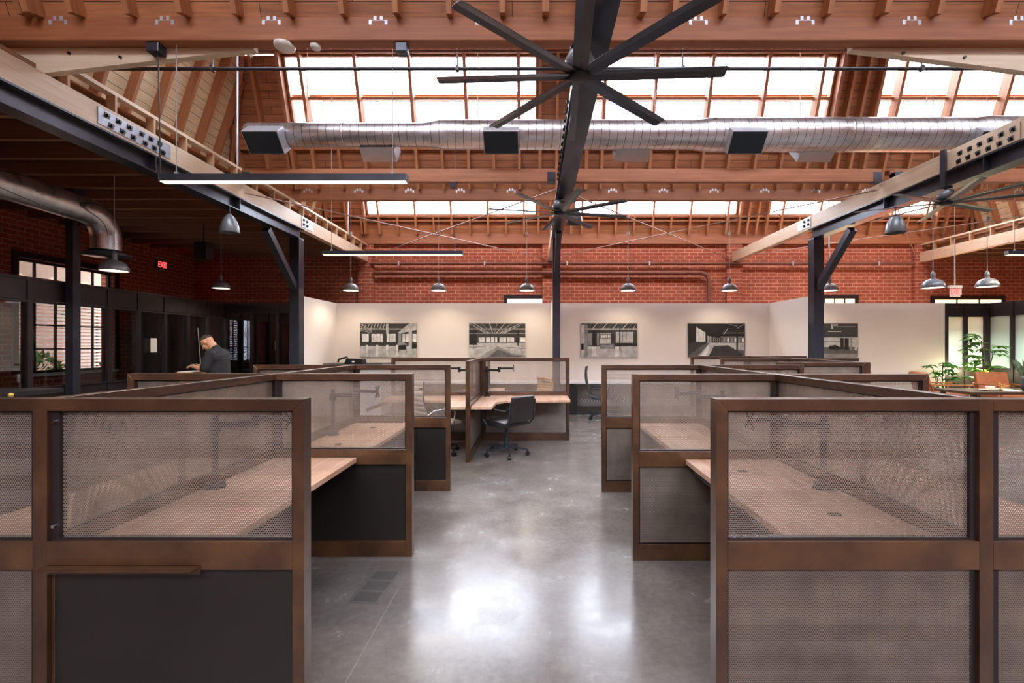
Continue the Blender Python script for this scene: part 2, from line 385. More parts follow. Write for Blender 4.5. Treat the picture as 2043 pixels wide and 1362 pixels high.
# ------------------------------------------------------------------ roof lanterns
def poly_u(u0, u1, v0, v1, tl=False, tr=False):
    a = u0+(SN*v0 if tl else 0); b = u0+(SN*v1 if tl else 0); c = u1-(SN*v1 if tr else 0); d = u1-(SN*v0 if tr else 0)
    return [(a, v0), (d, v0), (c, v1), (b, v1)]
XF0, XF1 = -6.15, 12.3; GV0, GV1 = .77, 2.33
BAYS = [(-4.64, .05), (1.05, 5.59), (6.45, 11.0)]
wn = [0]
def long_face(y, rz, label, rafters, first_names, zf=ZF, GV0=.77):
    """long sloping side of a lantern; local x along the building, local z up the slope, room on local -y"""
    mid = (XF0+XF1)/2; H = (XF1-XF0)/2
    mb = MB(); bays = [((a-mid), (b-mid)) for a, b in BAYS]
    if rz: bays = [(-b, -a) for a, b in bays][::-1]
    mb.prism(poly_u(-H, H, 0, GV0, True, True), 0, .05); mb.prism(poly_u(-H+SN*GV1, H-SN*GV1, GV1, VT, 1, 1), 0, .05)
    e = [-H]+[q for b in bays for q in b]+[H]
    for i in range(0, len(e), 2):
        a, b = e[i], e[i+1]
        if i == 0: P = [(a+SN*GV0, GV0), (b, GV0), (b, GV1), (a+SN*GV1, GV1)]
        elif i == len(e)-2: P = [(a, GV0), (b-SN*GV0, GV0), (b-SN*GV1, GV1), (a, GV1)]
        else: P = [(a, GV0), (b, GV0), (b, GV1), (a, GV1)]
        mb.prism(P, 0, .05)
    o = mb.build('ceiling', 'board'); o.location = (mid, y, zf); o.rotation_euler = (TH, 0, rz); struct(o, label, 'ceiling')
    wall = [(e[i], e[i+1]) for i in range(0, len(e), 2)]
    if rafters:
        full = half = None
        fx = [-5.75, -5.2, -4.3, -3.29, -2.3, -1.29, -.3, .42, .68, 1.3, 2.24, 3.26, 4.28, 5.3, 5.88, 6.14, 6.8, 7.82, 8.8, 9.8, 10.75, 11.35, 11.9]
        hx = [-4.8, -3.8, -2.8, -1.8, -.8, 1.77, 2.75, 3.77, 4.8, 7.3, 8.3, 9.3, 10.3]
        for X in fx:
            u = X-mid; lim = VT if abs(u) < H-SN*VT-.05 else (H-abs(u))/SN-.1
            if lim < VT: MB().box(-.027, .027, -.15, 0, 0, lim).build('rafter', 'rafter', o, loc=(u, 0, 0))
            elif full is None: full = MB().box(-.027, .027, -.15, .04, 0, VT).build('rafter', 'rafter', o, loc=(u, 0, 0))
            else: c = full.copy(); col.objects.link(c); c.location = (u, 0, 0)
        for X in hx:
            if half is None: half = MB().box(-.024, .024, -.12, 0, 0, GV0-.03).build('rafter', 'rafter', o, loc=(X-mid, 0, 0))
            else: c = half.copy(); col.objects.link(c); c.location = (X-mid, 0, 0)
        bl = MB().box(-H+.3, H-.3, -.10, 0, .34, .38).box(-H+.3, H-.3, -.10, 0, GV0-.05, GV0)
        bl.box(-H+.9, H-.9, -.12, 0, VT-.12, VT)
        bl.build('blocking', 'rafter', o)
        for (a, b) in bays:                      # double trimmer rafters beside each glazed opening
            for q in (a-.05, b+.05): MB().box(q-.03, q+.03, -.17, 0, 0, VT).build('trimmer', 'rafter', o)
    for i, (a, b) in enumerate(bays):
        wn[0] += 1; m = MB()
        m.box(a, b, -.03, .05, GV0, GV0+.03); m.box(a, b, -.03, .05, GV1-.03, GV1); m.box(a, a+.035, -.03, .05, GV0, GV1); m.box(b-.035, b, -.03, .05, GV0, GV1)
        for vv in (.91, 1.62): m.box(a, b, -.02, .03, vv-.022, vv+.022)
        if not rafters:
            for k in range(1, 5): q = a+(b-a)*k/5; m.box(q-.02, q+.02, -.03, .03, GV0, GV1)
        wo = m.build('window_%d' % wn[0], 'rafter'); wo.location = o.location; wo.rotation_euler = o.rotation_euler
        struct(wo, 'glazed roof light of square panes, ' + first_names[i], 'skylight')
        MB().box(a, b, .03, .036, GV0, GV1).build('pane', 'skyglass', wo)
        c = Matrix.Rotation(rz, 4, 'Z') @ Matrix.Rotation(TH, 4, 'X') @ Vector(((a+b)/2, .12, (GV0+GV1)/2))
        portal((mid+c.x, y+c.y, zf+c.z), (TH-PI/2, 0, rz) if True else None, b-a, GV1-GV0)
    return o
def end_face(x, y0, y1, rz, label, rafters):
    W = (y1-y0)/2; mb = MB().prism([(-W, -.36), (W, -.36), (W, 0), (W-SN*VT, VT), (-W+SN*VT, VT), (-W, 0)], 0, .05)
    o = mb.build('ceiling', 'board_side'); o.location = (x, (y0+y1)/2, ZF); o.rotation_euler = (TH, 0, rz); struct(o, label, 'ceiling')
    if rafters:
        u = -W+.35
        while u < W-.2:
            lim = min(VT, (W-abs(u))/SN-.1)
            MB().box(-.025, .025, -.14, 0, -.3, lim).build('rafter', 'rafter', o, loc=(u, 0, 0)); u += .46
    return o
ends = ['left of the cable hung light', 'between the two black fan columns', 'above the lounge side']
MON = [(-5.2, -.44), (-.44, 4.33), (4.33, 9.10), (9.10, YW-.14)]
mn = ['added unseen lantern behind the camera', 'lantern over the nearest desks', 'middle lantern over the long duct', 'lantern beside the back brick wall']  # first one is added behind the camera as light for the panel fronts
for i, (a, b) in enumerate(MON):
    long_face(b+.02, 0, 'red boarded slope facing the camera, ' + mn[i], i >= 1, [mn[i] + ', ' + q for q in ends], GV0=.50 if i == 3 else .77)
    long_face(a+.12, PI, 'red boarded slope facing the back wall, ' + mn[i], False, [mn[i] + ', added on the unseen rear slope ' + q for q in ends])  # glazing on rear slopes is added out of view to light the facing boards
    end_face(XF0, a+.12, b+.02, PI/2, 'pale boarded hip end over the glass offices, ' + mn[i], i >= 1)
    end_face(XF1, a+.12, b+.02, -PI/2, 'pale boarded hip end over the lounge side, ' + mn[i], i >= 1)
    struct(MB().box(XF0+.6, XF1-.6, a+.8, b-.65, ZF+CS*VT-.02, ZF+CS*VT+.05).build('ceiling', 'board'), 'flat red boarded top of the ' + mn[i], 'ceiling')
    # hip rafters at the far corners
    if i >= 1:
        for s, x in ((1, XF0), (-1, XF1)):
            struct(MB().bar((x+s*.02, b, ZF-.1), (x+s*.02+s*.333*CS*VT, b-.333*CS*VT, ZF+CS*VT), .07, .2).build('trim_%d' % (10+i*2+(s > 0)), 'rafter'),
                   'hip rafter at the ' + ('office' if s > 0 else 'lounge') + ' end of the ' + mn[i], 'trim')

# cross beams of red timber
for i, y in enumerate(YB[1:]):
    b = MB().box(-6.0, 12.15, y, y+.12, 4.45, ZF).build('roof_beam', 'beam', bevel=.006)
    tag(b, ['red timber cross beam behind the camera', 'big red timber cross beam spanning the top of the view', 'red timber cross beam over the column heads, above the thin far skylight'][i], 'beam', 'red timber cross beams', 'thing')
    if i:
        tie = None; x = -6.2+.65
        while x < 12.2:
            if tie is None:
                m = MB()
                for dx in (-.075, .075): m.box(dx-.014, dx+.014, -.004, 0, ZF-.075, ZF-.03)
                for dx in (-.03, .03): m.box(dx-.014, dx+.014, -.004, 0, ZF-.035, ZF+.005)
                m.box(-.089, .089, -.002, 0, ZF-.036, ZF-.030)
                tie = m.build('hurricane_tie', 'galvwhite', b, loc=(x, y, 0))
            else: c = tie.copy(); col.objects.link(c); c.location = (x, y, 0)
            x += 1.015
# slim tie beams between the pale beams
for x0, x1, lb in ((XL+.1, XC-.1, 'slim red timber tie beam between left and middle pale beams'), (XC+.1, XR-.1, 'slim red timber tie beam right of the middle column line'), (XR+.1, XE-.1, 'slim red timber tie beam over the lounge side')):
    t = empty('tie_beam', ((x0+x1)/2, 7.24, 4.15), 0, lb, 'beam', 'slim tie beams'); h = (x1-x0)/2
    MB().box(-h, h, 0, .09, 0, .2).build('timber', 'beam', t)
    for s in (-1, 1):
        MB().box(min(s*h, s*(h-.13)), max(s*h, s*(h-.13)), -.010, .100, -.012, .15).build('hanger', 'steel', t)
# pale beams running away + steel beams below
lbs = ['pale timber beam above the steel beam on the office side', 'pale timber beam along the middle above the black fans', 'pale timber beam above the steel beam with the bolt rows, lounge side', 'pale timber beam with ladder framing at the lounge edge']
for i, x in enumerate((XL, XC, XR, XE)):
    b = MB().box(x-.07, x+.07, YBACK, YW, 3.885, 4.15).build('glulam_beam', 'beam_y', bevel=.006); tag(b, lbs[i], 'beam', 'pale timber beams', 'thing')
    s = 1 if x < 0 else -1
    if i in (0, 3):
        MB().box(x-.05, x+.05, 4.55, YW, 4.35, 4.39).build('top_rail', 'beam_y', b)
        st = None; y = 4.6
        while y < YW:
            if st is None: st = MB().box(x-.05, x+.05, -.013, .013, 4.15, 4.35).build('stud', 'pale_z', b, loc=(0, y, 0))
            else: c = st.copy(); col.objects.link(c); c.location = (0, y, 0)
            y += .52
        MB().box(x-s*.34-.01, x-s*.34+.01, 4.55, YW, 4.3, 4.4).box(min(x-s*.05, x-s*.36), max(x-s*.05, x-s*.36), 4.55, YW, 4.285, 4.30).build('backing_board', 'board', b)
    # bolts in rows
    def plate(y0, y1, z0, z1, mat, bolts):
        fx = x+s*.07
        p = MB().box(min(fx, fx+s*.008), max(fx, fx+s*.008), y0, y1, z0, z1).build('steel_plate', mat, b)
        for (by, bz) in bolts:
            MB().cyl((fx, by, bz), (fx+s*.035, by, bz), .017, 6, smooth=False).box(min(fx, fx+s*.014), max(fx, fx+s*.014), by-.028, by+.028, bz-.028, bz+.028).build('bolt', 'black', p)
    if i == 0: plate(4.88, 5.85, 3.93, 4.11, 'steel_grey', [(4.88+q*.14+.1+(z*.05), 4.06-z*.09) for q in range(3) for z in range(2)]+[(5.42+q*.13+(z*.05), 4.06-z*.09) for q in range(3) for z in range(2)])
    if i == 1: plate(4.6, 6.8, 3.95, 4.1, 'steel_grey', [(4.7+q*.2, 4.06-z*.07) for q in range(11) for z in range(2)])
    if i == 2: plate(5.2, 6.05, 3.9, 4.1, 'beam_y', [(5.28+q*.13+(z*.02), 4.05-z*.1) for q in range(6) for z in range(2)])
    if i in (0, 2): plate(9.15, 9.6, 3.93, 4.13, 'galvwhite', [(9.22+q*.14, 4.08-z*.09) for q in range(2) for z in range(2)])
slb = ['black steel beam resting on the left column', 'black steel beam overhead on the middle column', 'black steel beam on the right column with hanging fan']
for i, x in enumerate((XL, XC, XR)):
    m = MB().box(x-.1, x+.1, YBACK, 9.2, 3.67, 3.685).box(x-.1, x+.1, YBACK, 9.2, 3.865, 3.885).box(x-.009, x+.009, YBACK, 9.2, 3.685, 3.865)
    b = m.build('steel_beam', 'steel'); tag(b, slb[i], 'beam', 'black steel beams', 'thing')
    # stiffener plates
    for yy in (5.6, 7.2): MB().box(x-.095, x+.095, yy, yy+.012, 3.685, 3.865).build('stiffener', 'steel', b)
    c = empty('steel_column', (x, 9.1, 0), 0, ['black steel column with knee brace at the end of the left white wall', 'black steel column in the middle in front of the pictures', 'black steel column with knee brace beside the fifth picture'][i], 'column', 'black steel columns', 'thing')
    w_ = .1 if i != 1 else .075
    MB().box(-w_, w_, -w_, w_, 0.015, 3.67).build('post', 'steel', c, bevel=.008)
    MB().box(-.17, .17, -.17, .17, 0, .015).build('base_plate', 'steel', c)
    if i != 1:
        MB().bar((0, -.08, 2.68), (0, -1.04, 3.6), .12, .12, up=(0, 1, 1)).build('knee_brace', 'steel', c)
    else:
        MB().bar((0, -.05, 2.75), (0, -.84, 3.6), .1, .1, up=(0, 1, 1)).build('knee_brace', 'steel', c)
# tapered haunch timbers behind the big cross beam
for pts, lb in (([(-5.7, 4.32), (-4.89, 4.31), (-4.88, 4.2), (-2.75, 4.44), (-2.75, 4.6), (-5.7, 4.6)], 'pale tapered timber under the big cross beam, office side'), ([(3.1, 4.44), (5.5, 4.14), (5.5, 4.6), (3.1, 4.6)], 'pale tapered timber under the big cross beam, lounge side')):
    b = MB().prism(pts, 4.452, 4.52).build('haunch_timber', 'pale_x'); tag(b, lb, 'beam', 'pale tapered timbers')
    for q in range(4):
        xx = pts[0][0]+.15+q*.5 if pts[0][0] < 0 else pts[0][0]+.5+q*.6
        MB().cyl((xx, 4.453, 4.40-(0.04 if q % 2 else 0)), (xx, 4.437, 4.40-(0.04 if q % 2 else 0)), .014, 8).build('bolt', 'black', b)
# X-bracing rods
def rod(name, p0, p1, r, lb, grp, mat='rod', cat='rod'):
    return tag(MB().tube([p0, p1], r, 8).build(name, mat), lb, cat, grp)
zr = 4.02
bays = [(XL+.1, XC-.1, 'left bay'), (XC+.1, XR-.1, 'middle bay'), (XR+.1, XE-.1, 'lounge bay')]
for a, b, nm in bays:
    rod('brace_rod', (a, 7.3, zr-.03), (b, YW-.02, zr-.03), .011, 'thin steel brace rod of the %s running out to the right' % nm, 'crossed brace rods')
    rod('brace_rod', (b, 7.3, zr+.02), (a, YW-.02, zr+.02), .011, 'thin steel brace rod of the %s running out to the left' % nm, 'crossed brace rods')

# ------------------------------------------------------------------ pipes
sp = empty('sprinkler_pipe', (0, 6.0, 5.19), 0, 'dark sprinkler pipe crossing in front of the skylight panes', 'pipe')
MB().cyl((-5.6, 0, 0), (11.6, 0, 0), .023, 12).build('pipe_run', 'pipe_dark', sp)
for x in (-4.25, -1.02, 1.95, 5.1, 8.3):
    MB().cyl((x, 0, 0), (x-.03, .02, 1.83), .011, 8).box(x-.02, x+.02, -.03, .03, -.03, .035).build('hanger_rod', 'pipe_dark', sp)
rod('conduit', (-4.1, 4.75, 4.62), (11, 4.75, 4.62), .012, 'thin red brown conduit just behind the big cross beam', None, 'pipe', 'conduit')
p = MB().tube([(-4.6, 12.72, 3.83), (XE-.3, 12.72, 3.83)], .04, 12).build('water_pipe', 'pipe'); tag(p, 'long pipe along the top of the brick wall', 'pipe')
for x in (-3.8, -1.4, .9, 3.2, 7.2, 9.6): MB().box(x-.02, x+.02, 12.68, 12.8, 3.77, 3.89).build('pipe_clamp', 'galvwhite', p)
rad = [(4.75, 12.7, 3.56-.0)]
p = MB().tube([(-4.5, 12.7, 3.57), (4.6, 12.7, 3.57), (4.78, 12.7, 3.52), (4.86, 12.7, 3.38), (4.86, 12.7, 2.65)], .06, 12).build('drain_pipe', 'pipe'); tag(p, 'thick painted pipe turning down the brick near the fifth dome lamp', 'pipe')
# vertical white rods
for x, y, z0, z1, lb in ((-4.72, 7.22, 4.4, 6.4, 'white conduit rod rising beside the duct end'), (-4.72, 11.5, 4.39, 5.6, 'white conduit rod rising in the far lantern'), (7.75, 12.0, 4.1, 5.8, 'white conduit rod behind the hanging fan')):
    rod('conduit_rod', (x, y, z0), (x, y, z1), .014, lb, 'white conduit rods', 'galvwhite', 'conduit')

# ------------------------------------------------------------------ ducts
du = empty('spiral_duct', (0, 7.2, 4.87), 0, 'long galvanised spiral air duct under the skylight', 'duct')
m = MB()
prof = [(.0, -4.52), (.165, -4.52), (.178, -4.50), (.178, -1.74), (.184, -1.70), (.218, -1.52), (.222, -1.46), (.222, 2.5), (.228, 2.56), (.25, 2.74), (.256, 2.8), (.256, 6.85), (.262, 6.9), (.275, 7.05), (.275, 12.0), (0, 12.0)]
m.lathe(prof, n=40, axis='x'); m.build('duct_shell', 'duct', du)
for x, q in ((-3.0, .178), (.6, .222), (4.9, .256), (9.0, .275)): MB().lathe([(q-.005, x-.02), (q+.004, x-.018), (q+.004, x+.018), (q-.005, x+.02)], n=40, axis='x').build('joint_band', 'duct', du)
for x in (-3.6, -.9, 1.9, 4.2, 6.2, 8.5):
    MB().cyl((x, 0, .2), (x, 0, 1.9), .006, 6).build('hanger_rod', 'rod', du)
def register(x, near):
    e = empty('register', (x, 7.2, 4.87)); e.parent = du; e.location = (x, 0, 0)
    s = -1 if near else 1; a = math.radians(42)
    d = Vector((0, s*math.cos(a), -math.sin(a))); u = Vector((0, s*math.sin(a), math.cos(a)))
    hw, hh = .27, .17; P = []
    for t, kx, kz in ((.12, 1, 1), (.36, 1, 1)):
        for sx, sz in ((-1, -1), (1, -1), (1, 1), (-1, 1)): P.append(Vector((sx*hw*kx, 0, 0))+d*t+u*(sz*hh*kz))
    o = MB().add(P, [(3, 2, 1, 0), (4, 5, 6, 7), (0, 1, 5, 4), (1, 2, 6, 5), (2, 3, 7, 6), (3, 0, 4, 7)]).build('register_box', 'galvwhite', du, loc=(x, 0, 0))
    bpy.data.objects.remove(e)
    Q = [Vector((sx*(hw-.012), 0, 0))+d*.363+u*(sz*(hh-.012)) for sx, sz in ((-1, -1), (1, -1), (1, 1), (-1, 1))]
    MB().add(Q+[q+d*.004 for q in Q], [(3, 2, 1, 0), (4, 5, 6, 7), (0, 1, 5, 4), (1, 2, 6, 5), (2, 3, 7, 6), (3, 0, 4, 7)]).build('grille', 'grille', o)
for x in (-4.14, -.515, 3.24, 7.0): register(x, True)
for x in (-2.5, 1.56, 4.5): register(x, False)
d2 = empty('office_duct', (-6.5, 6.9, 0), 0, 'round galvanised duct bending down over the glass offices', 'duct')
arc = [(0, -.35+.35*math.sin(t), 3.15+.35*math.cos(t)) for t in [PI/2*i/6 for i in range(7)]]
MB().tube([(0, -6.5, 3.52), (0, -1.2, 3.52), (0, -.36, 3.50)]+[(0, q[1]+.0, q[2]) for q in arc[1:]]+[(0, 0, 2.96)], .185, 28).build('duct_shell', 'duct', d2)
MB().lathe([(.187, 2.93), (.2, 2.93), (.2, 2.98), (.187, 2.98)], n=28).build('outlet_ring', 'black', d2)
MB().lathe([(.0, 2.88), (.30, 2.90), (.30, 2.93), (.18, 2.96), (0, 2.96)], n=28).build('diffuser', 'steel', d2)
MB().box(-.012, .012, -1.5, -1.47, 3.7, 4.22).build('strap', 'galvwhite', d2)

# ------------------------------------------------------------------ fans
def make_fan(R_, rod_h):
    """origin at blade hub"""
    f = empty('ceiling_fan', (0, 0, 0), 0, 'fan', 'ceiling fan', 'large eight bladed fans')
    MB().lathe([(0, -.035), (.05, -.035), (.075, -.015), (.075, .035), (0, .04)], n=24).build('hub', 'black', f)
    MB().lathe([(0, .035), (.06, .035), (.095, .05), (.105, .11), (.08, .16), (.03, .18), (0, .18)], c=(0, 0, 0), n=24).build('motor', 'lampgrey', f)
    MB().cyl((0, 0, .17), (0, 0, rod_h), .02, 12).lathe([(.0, rod_h-.01), (.06, rod_h-.01), (.07, rod_h), (0, rod_h)], n=20).build('downrod', 'steel', f)
    bl = None
    for k in range(8):
        if bl is None:
            m = MB(); P = []
            for r_, wd in ((.06, .04), (.16, .054), (R_-.02, .054), (R_, .046)):
                for t, z in ((-1, .001), (-.1, .010), (1, .001)): P.append((r_, t*wd, z))
                for t, z in ((1, -.003), (-.1, .004), (-1, -.003)): P.append((r_, t*wd, z))
            F = [(5, 4, 3, 2, 1, 0), (18, 19, 20, 21, 22, 23)]
            for a in range(3):
                for j in range(6): F.append((a*6+j, a*6+(j+1) % 6, (a+1)*6+(j+1) % 6, (a+1)*6+j))
            bl = m.add(P, F).build('blade', 'steel', f)
        c = bl if k == 0 else bl.copy()
        if k: col.objects.link(c)
        c.rotation_euler = (math.radians(-8), 0, math.radians(45*k)); c.rotation_mode = 'XYZ'
    return f
f1 = make_fan(1.03, .20); f1.location = (.32, 3.25, 3.47); f1.rotation_euler = (0, 0, math.radians(-3)); f1['label'] = 'largest black eight bladed fan hanging closest under the middle steel beam'
for c in kids(f1):
    if c.name.startswith(('downrod',)): pass
f2 = copy_tree(f1); f2.location = (.36, 6.62, 3.47); f2.rotation_euler = (0, 0, math.radians(11)); f2['label'] = 'smaller looking black fan farther along the middle steel beam'
f3 = copy_tree(f1); f3.location = (5.56, 6.15, 3.47); f3.rotation_euler = (0, 0, math.radians(20)); f3['label'] = 'black fan hanging on a rod from the steel beam near the lounge'
# f3 bracket straps on the beam
MB().box(-.085, -.04, -.03, .03, .20, .70).build('bracket', 'steel', f3)

# ------------------------------------------------------------------ lamps
def dome(D=.34, cord=1.2):
    p = empty('dome_pendant', (0, 0, 0), 0, 'x', 'pendant lamp', 'grey dome pendant lamps'); r = D/2
    prof = [(r, 0), (r+.004, .006), (r*.97, r*.35), (r*.78, r*.68), (r*.5, r*.86), (.035, r*.95), (.035, r*.95+.0), (.03, r*.93), (r*.48, r*.82), (r*.76, r*.64), (r*.94, r*.33), (r-.006, 0)]
    MB().lathe(prof, n=32).build('lamp_shade', 'lampgrey', p)
    MB().lathe([(.036, r*.93), (.04, r*1.0), (.026, r*1.1), (.034, r*1.2), (.034, r*1.55), (.018, r*1.65), (.006, r*1.8)], n=18).build('socket', 'lampgrey', p)
    MB().ball((0, 0, r*.42), (.045, .045, .06), 14).build('bulb', 'bulb', p)
    MB().lathe([(r*.9, .012), (r*.9, .016), (0, .02)], n=28).build('diffuser', 'bulb', p)
    return p
def lamp_light(x, y, z, w, colr=(1, .86, .68), ang=150):
    l = bpy.data.lights.new('lamp_light', 'SPOT'); l.energy = w; l.color = colr; l.spot_size = math.radians(ang); l.spot_blend = .6; l.shadow_soft_size = .06
    o = bpy.data.objects.new('lamp_light', l); col.objects.link(o); o.location = (x, y, z-.03)
dp = dome()
K = 908.0
row = [(700, 'leftmost of the far dome lamps, beside the white wall corner'), (875, 'hanging between the first two pictures'), (1051, 'just left of the middle column'), (1253, 'above the third picture'), (1455, 'above the fourth picture'), (1655, 'half behind the right column')]
allp = [((px-1067)/K*10.0, 10.0, 2.74, 6.97, 'grey dome pendant lamp ' + lb, 17) for px, lb in row]
allp += [(7.0, 8.0, 2.55, 7.0, 'grey dome pendant lamp beside the hanging exit sign', 22), (8.35, 8.4, 2.62, 6.8, 'grey dome pendant lamp nearest the frosted glass room', 22),
         (-6.1, 6.6, 2.62, 4.22, 'grey dome pendant lamp under the office duct outlet', 22), (-6.62, 9.6, 2.74, 4.22, 'grey dome pendant lamp before the dark brick, left of the left column', 22)]
for x, y, z, top, lb, wt in allp:
    o = put(dp, (x, y, z), 0, lb)
    if o is dp: first_cord = None
    for c in kids(o):
        if c.name.startswith(('cord', 'coupling')): bpy.data.objects.remove(c)
    MB().cyl((0, 0, .28), (0, 0, top-z), .006, 6).build('cord', 'greycord', o)
    if top-z > 2: MB().cyl((0, 0, 1.22), (0, 0, 1.29), .03, 12).build('coupling', 'greycord', o)
    lamp_light(x, y, z, wt)
def bell(x, y, z, lb):
    b = empty('bell_pendant', (x, y, z), 0, lb, 'pendant lamp', 'tall grey bell pendants')
    MB().lathe([(.135, 0), (.138, .01), (.125, .1), (.1, .18), (.06, .25), (.03, .28), (.012, .29), (.012, .28), (.05, .24), (.09, .17), (.118, .09), (.128, 0)], n=28).build('lamp_shade', 'lampgrey', b)
    MB().cyl((0, 0, .28), (0, 0, .40), .008, 8).build('hook', 'steel', b); MB().ball((0, 0, .09), .05, 14).build('bulb', 'lampin', b)
bell(-4.68, 6.98, 3.27, 'tall grey bell lamp hanging from the left steel beam'); bell(5.54, 6.99, 3.27, 'tall grey bell lamp hanging from the right steel beam'); bell(.70, 8.0, 3.68, 'tall grey bell lamp half hidden behind the farther middle fan')
MB().box(.5, .72, 7.985, 8.015, 4.06, 4.08).build('lamp_bracket', 'steel', bpy.data.objects['bell_pendant.002']).location = (-.70, -8.0, -3.68)
def led(x, y, lb, top, L=2.44):
    e = empty('linear_light', (x, y, 3.12), 0, lb, 'ceiling light', 'long hanging light bars'); h = L/2
    MB().box(-h, h, -.035, .035, .006, .075).build('housing', 'steel', e); MB().box(-h+.01, h-.01, -.032, .032, -.002, .006).build('diffuser', 'led', e)
    MB().box(-h-.006, -h, -.037, .037, 0, .075).build('end_cap', 'lampgrey', e); MB().box(h, h+.006, -.037, .037, 0, .075).build('end_cap', 'lampgrey', e)
    for s in (-1, 1): MB().cyl((s*(h-.14), 0, .075), (s*(h-.14), 0, top-3.12), .004, 6).box(s*(h-.14)-.015, s*(h-.14)+.015, -.012, .012, .075, .1).build('suspension_cable', 'greycord', e)
    l = bpy.data.lights.new('bar_light', 'AREA'); l.shape = 'RECTANGLE'; l.size = L; l.size_y = .06; l.energy = 22; l.color = (1, .86, .66)
    o = bpy.data.objects.new('bar_light', l); col.objects.link(o); o.location = (x, y, 3.11)
led(-2.42, 4.40, 'nearer long glowing light bar hung below the big cross beam', 4.45, 2.37); led(-2.48, 7.97, 'farther long glowing light bar before the far dome lamps', 7.0); led(9.48, 7.97, 'long light bar cut by the picture edge near the lounge', 7.0)
def jbox(x, y, z, s, lb):
    j = MB().box(x-s, x+s, y-.05, y+.05, z-.09, z).build('junction_box', 'steel', bevel=.006); tag(j, lb, 'junction box', 'small dark junction boxes'); return j
jbox(-3.66, 4.40, 4.45, .06, 'dark junction box under the cross beam feeding the light bar')
jbox(-1.28, 4.4, 4.45, .055, 'dark junction box under the cross beam left of the large fan'); jbox(-1.3, 7.29, 4.15, .05, 'dark junction box on the slim tie beam')
MB().cyl((-3.64, 4.40, 4.36), (-3.62, 4.40, 3.2), .006, 6).build('power_cord', 'black'); tag(bpy.data.objects['power_cord'], 'dark power cord dropping from junction box to light bar', 'cord')
for x, r, lb in ((-2.42, .095, 'large white round detector under the cross beam'), (-2.12, .05, 'small white round detector beside the large one')):
    d = MB().lathe([(0, 4.405), (r*.8, 4.41), (r, 4.43), (r, 4.45), (0, 4.45)], c=(x, 4.4, 0), n=24).build('smoke_detector', 'lampin'); tag(d, lb, 'detector', 'round ceiling detectors')

# ------------------------------------------------------------------ white walls
def wallbox(nm, x0, x1, y0, y1, z1, lb): return struct(MB().box(x0, x1, y0, y1, 0, z1).build(nm, 'white'), lb, 'wall')
H8 = 2.54
wallbox('wall_middle', XL, 9.73, 10.8, 10.92, H8, 'long white wall carrying the five black and white pictures')
wallbox('wall_middle_left', XL-.06, XL+.06, 9.24, 10.8, H8, 'white return wall behind the left column')
wallbox('wall_middle_centre', XC-.05, XC+.05, 9.24, 10.8, H8, 'short white return wall behind the middle column')
wallbox('wall_middle_right', XR-.06, XR+.06, 9.24, 10.8, H8, 'white return wall behind the right column')
struct(MB().box(XL+.06, 9.73, 10.785, 10.8, 0, .1).build('baseboard_middle', 'greypanel'), 'grey baseboard of the long white wall', 'baseboard')
# openings in the back brick wall above the white wall
def backwin(x0, x1, ztop, n, lb, kind_mat):
    wn[0] += 1
    o = MB().box(x0-.1, x1+.1, YW-.05, YW-.01, ztop, ztop+.1).box(x0-.1, x0, YW-.05, YW-.01, .9, ztop).box(x1, x1+.1, YW-.05, YW-.01, .9, ztop)
    for i in range(1, n): o.box(x0+(x1-x0)*i/n-.012, x0+(x1-x0)*i/n+.012, YW-.045, YW-.015, .9, ztop)
    o = o.build('window_%d' % wn[0], 'mullion'); struct(o, lb, 'window'); MB().box(x0, x1, YW-.02, YW-.012, .9, ztop).build('pane', kind_mat, o)
M['warmpane'] = emit('warm_lit_window', (250, 226, 180), .85); M['whitepane'] = emit('white_lit_window', (228, 226, 224), .55)
backwin(-.78, .28, 2.86, 1, 'white lit opening in the brick above the second picture', 'whitepane')
backwin(7.9, 9.05, 2.86, 4, 'warm lit barred window in the brick right of the column', 'warmpane')
backwin(11.3, 13.2, 2.83, 3, 'warm lit window in the brick behind the exit sign', 'warmpane')
# extra: bay between column and lit window seen above the wall near x=8.4

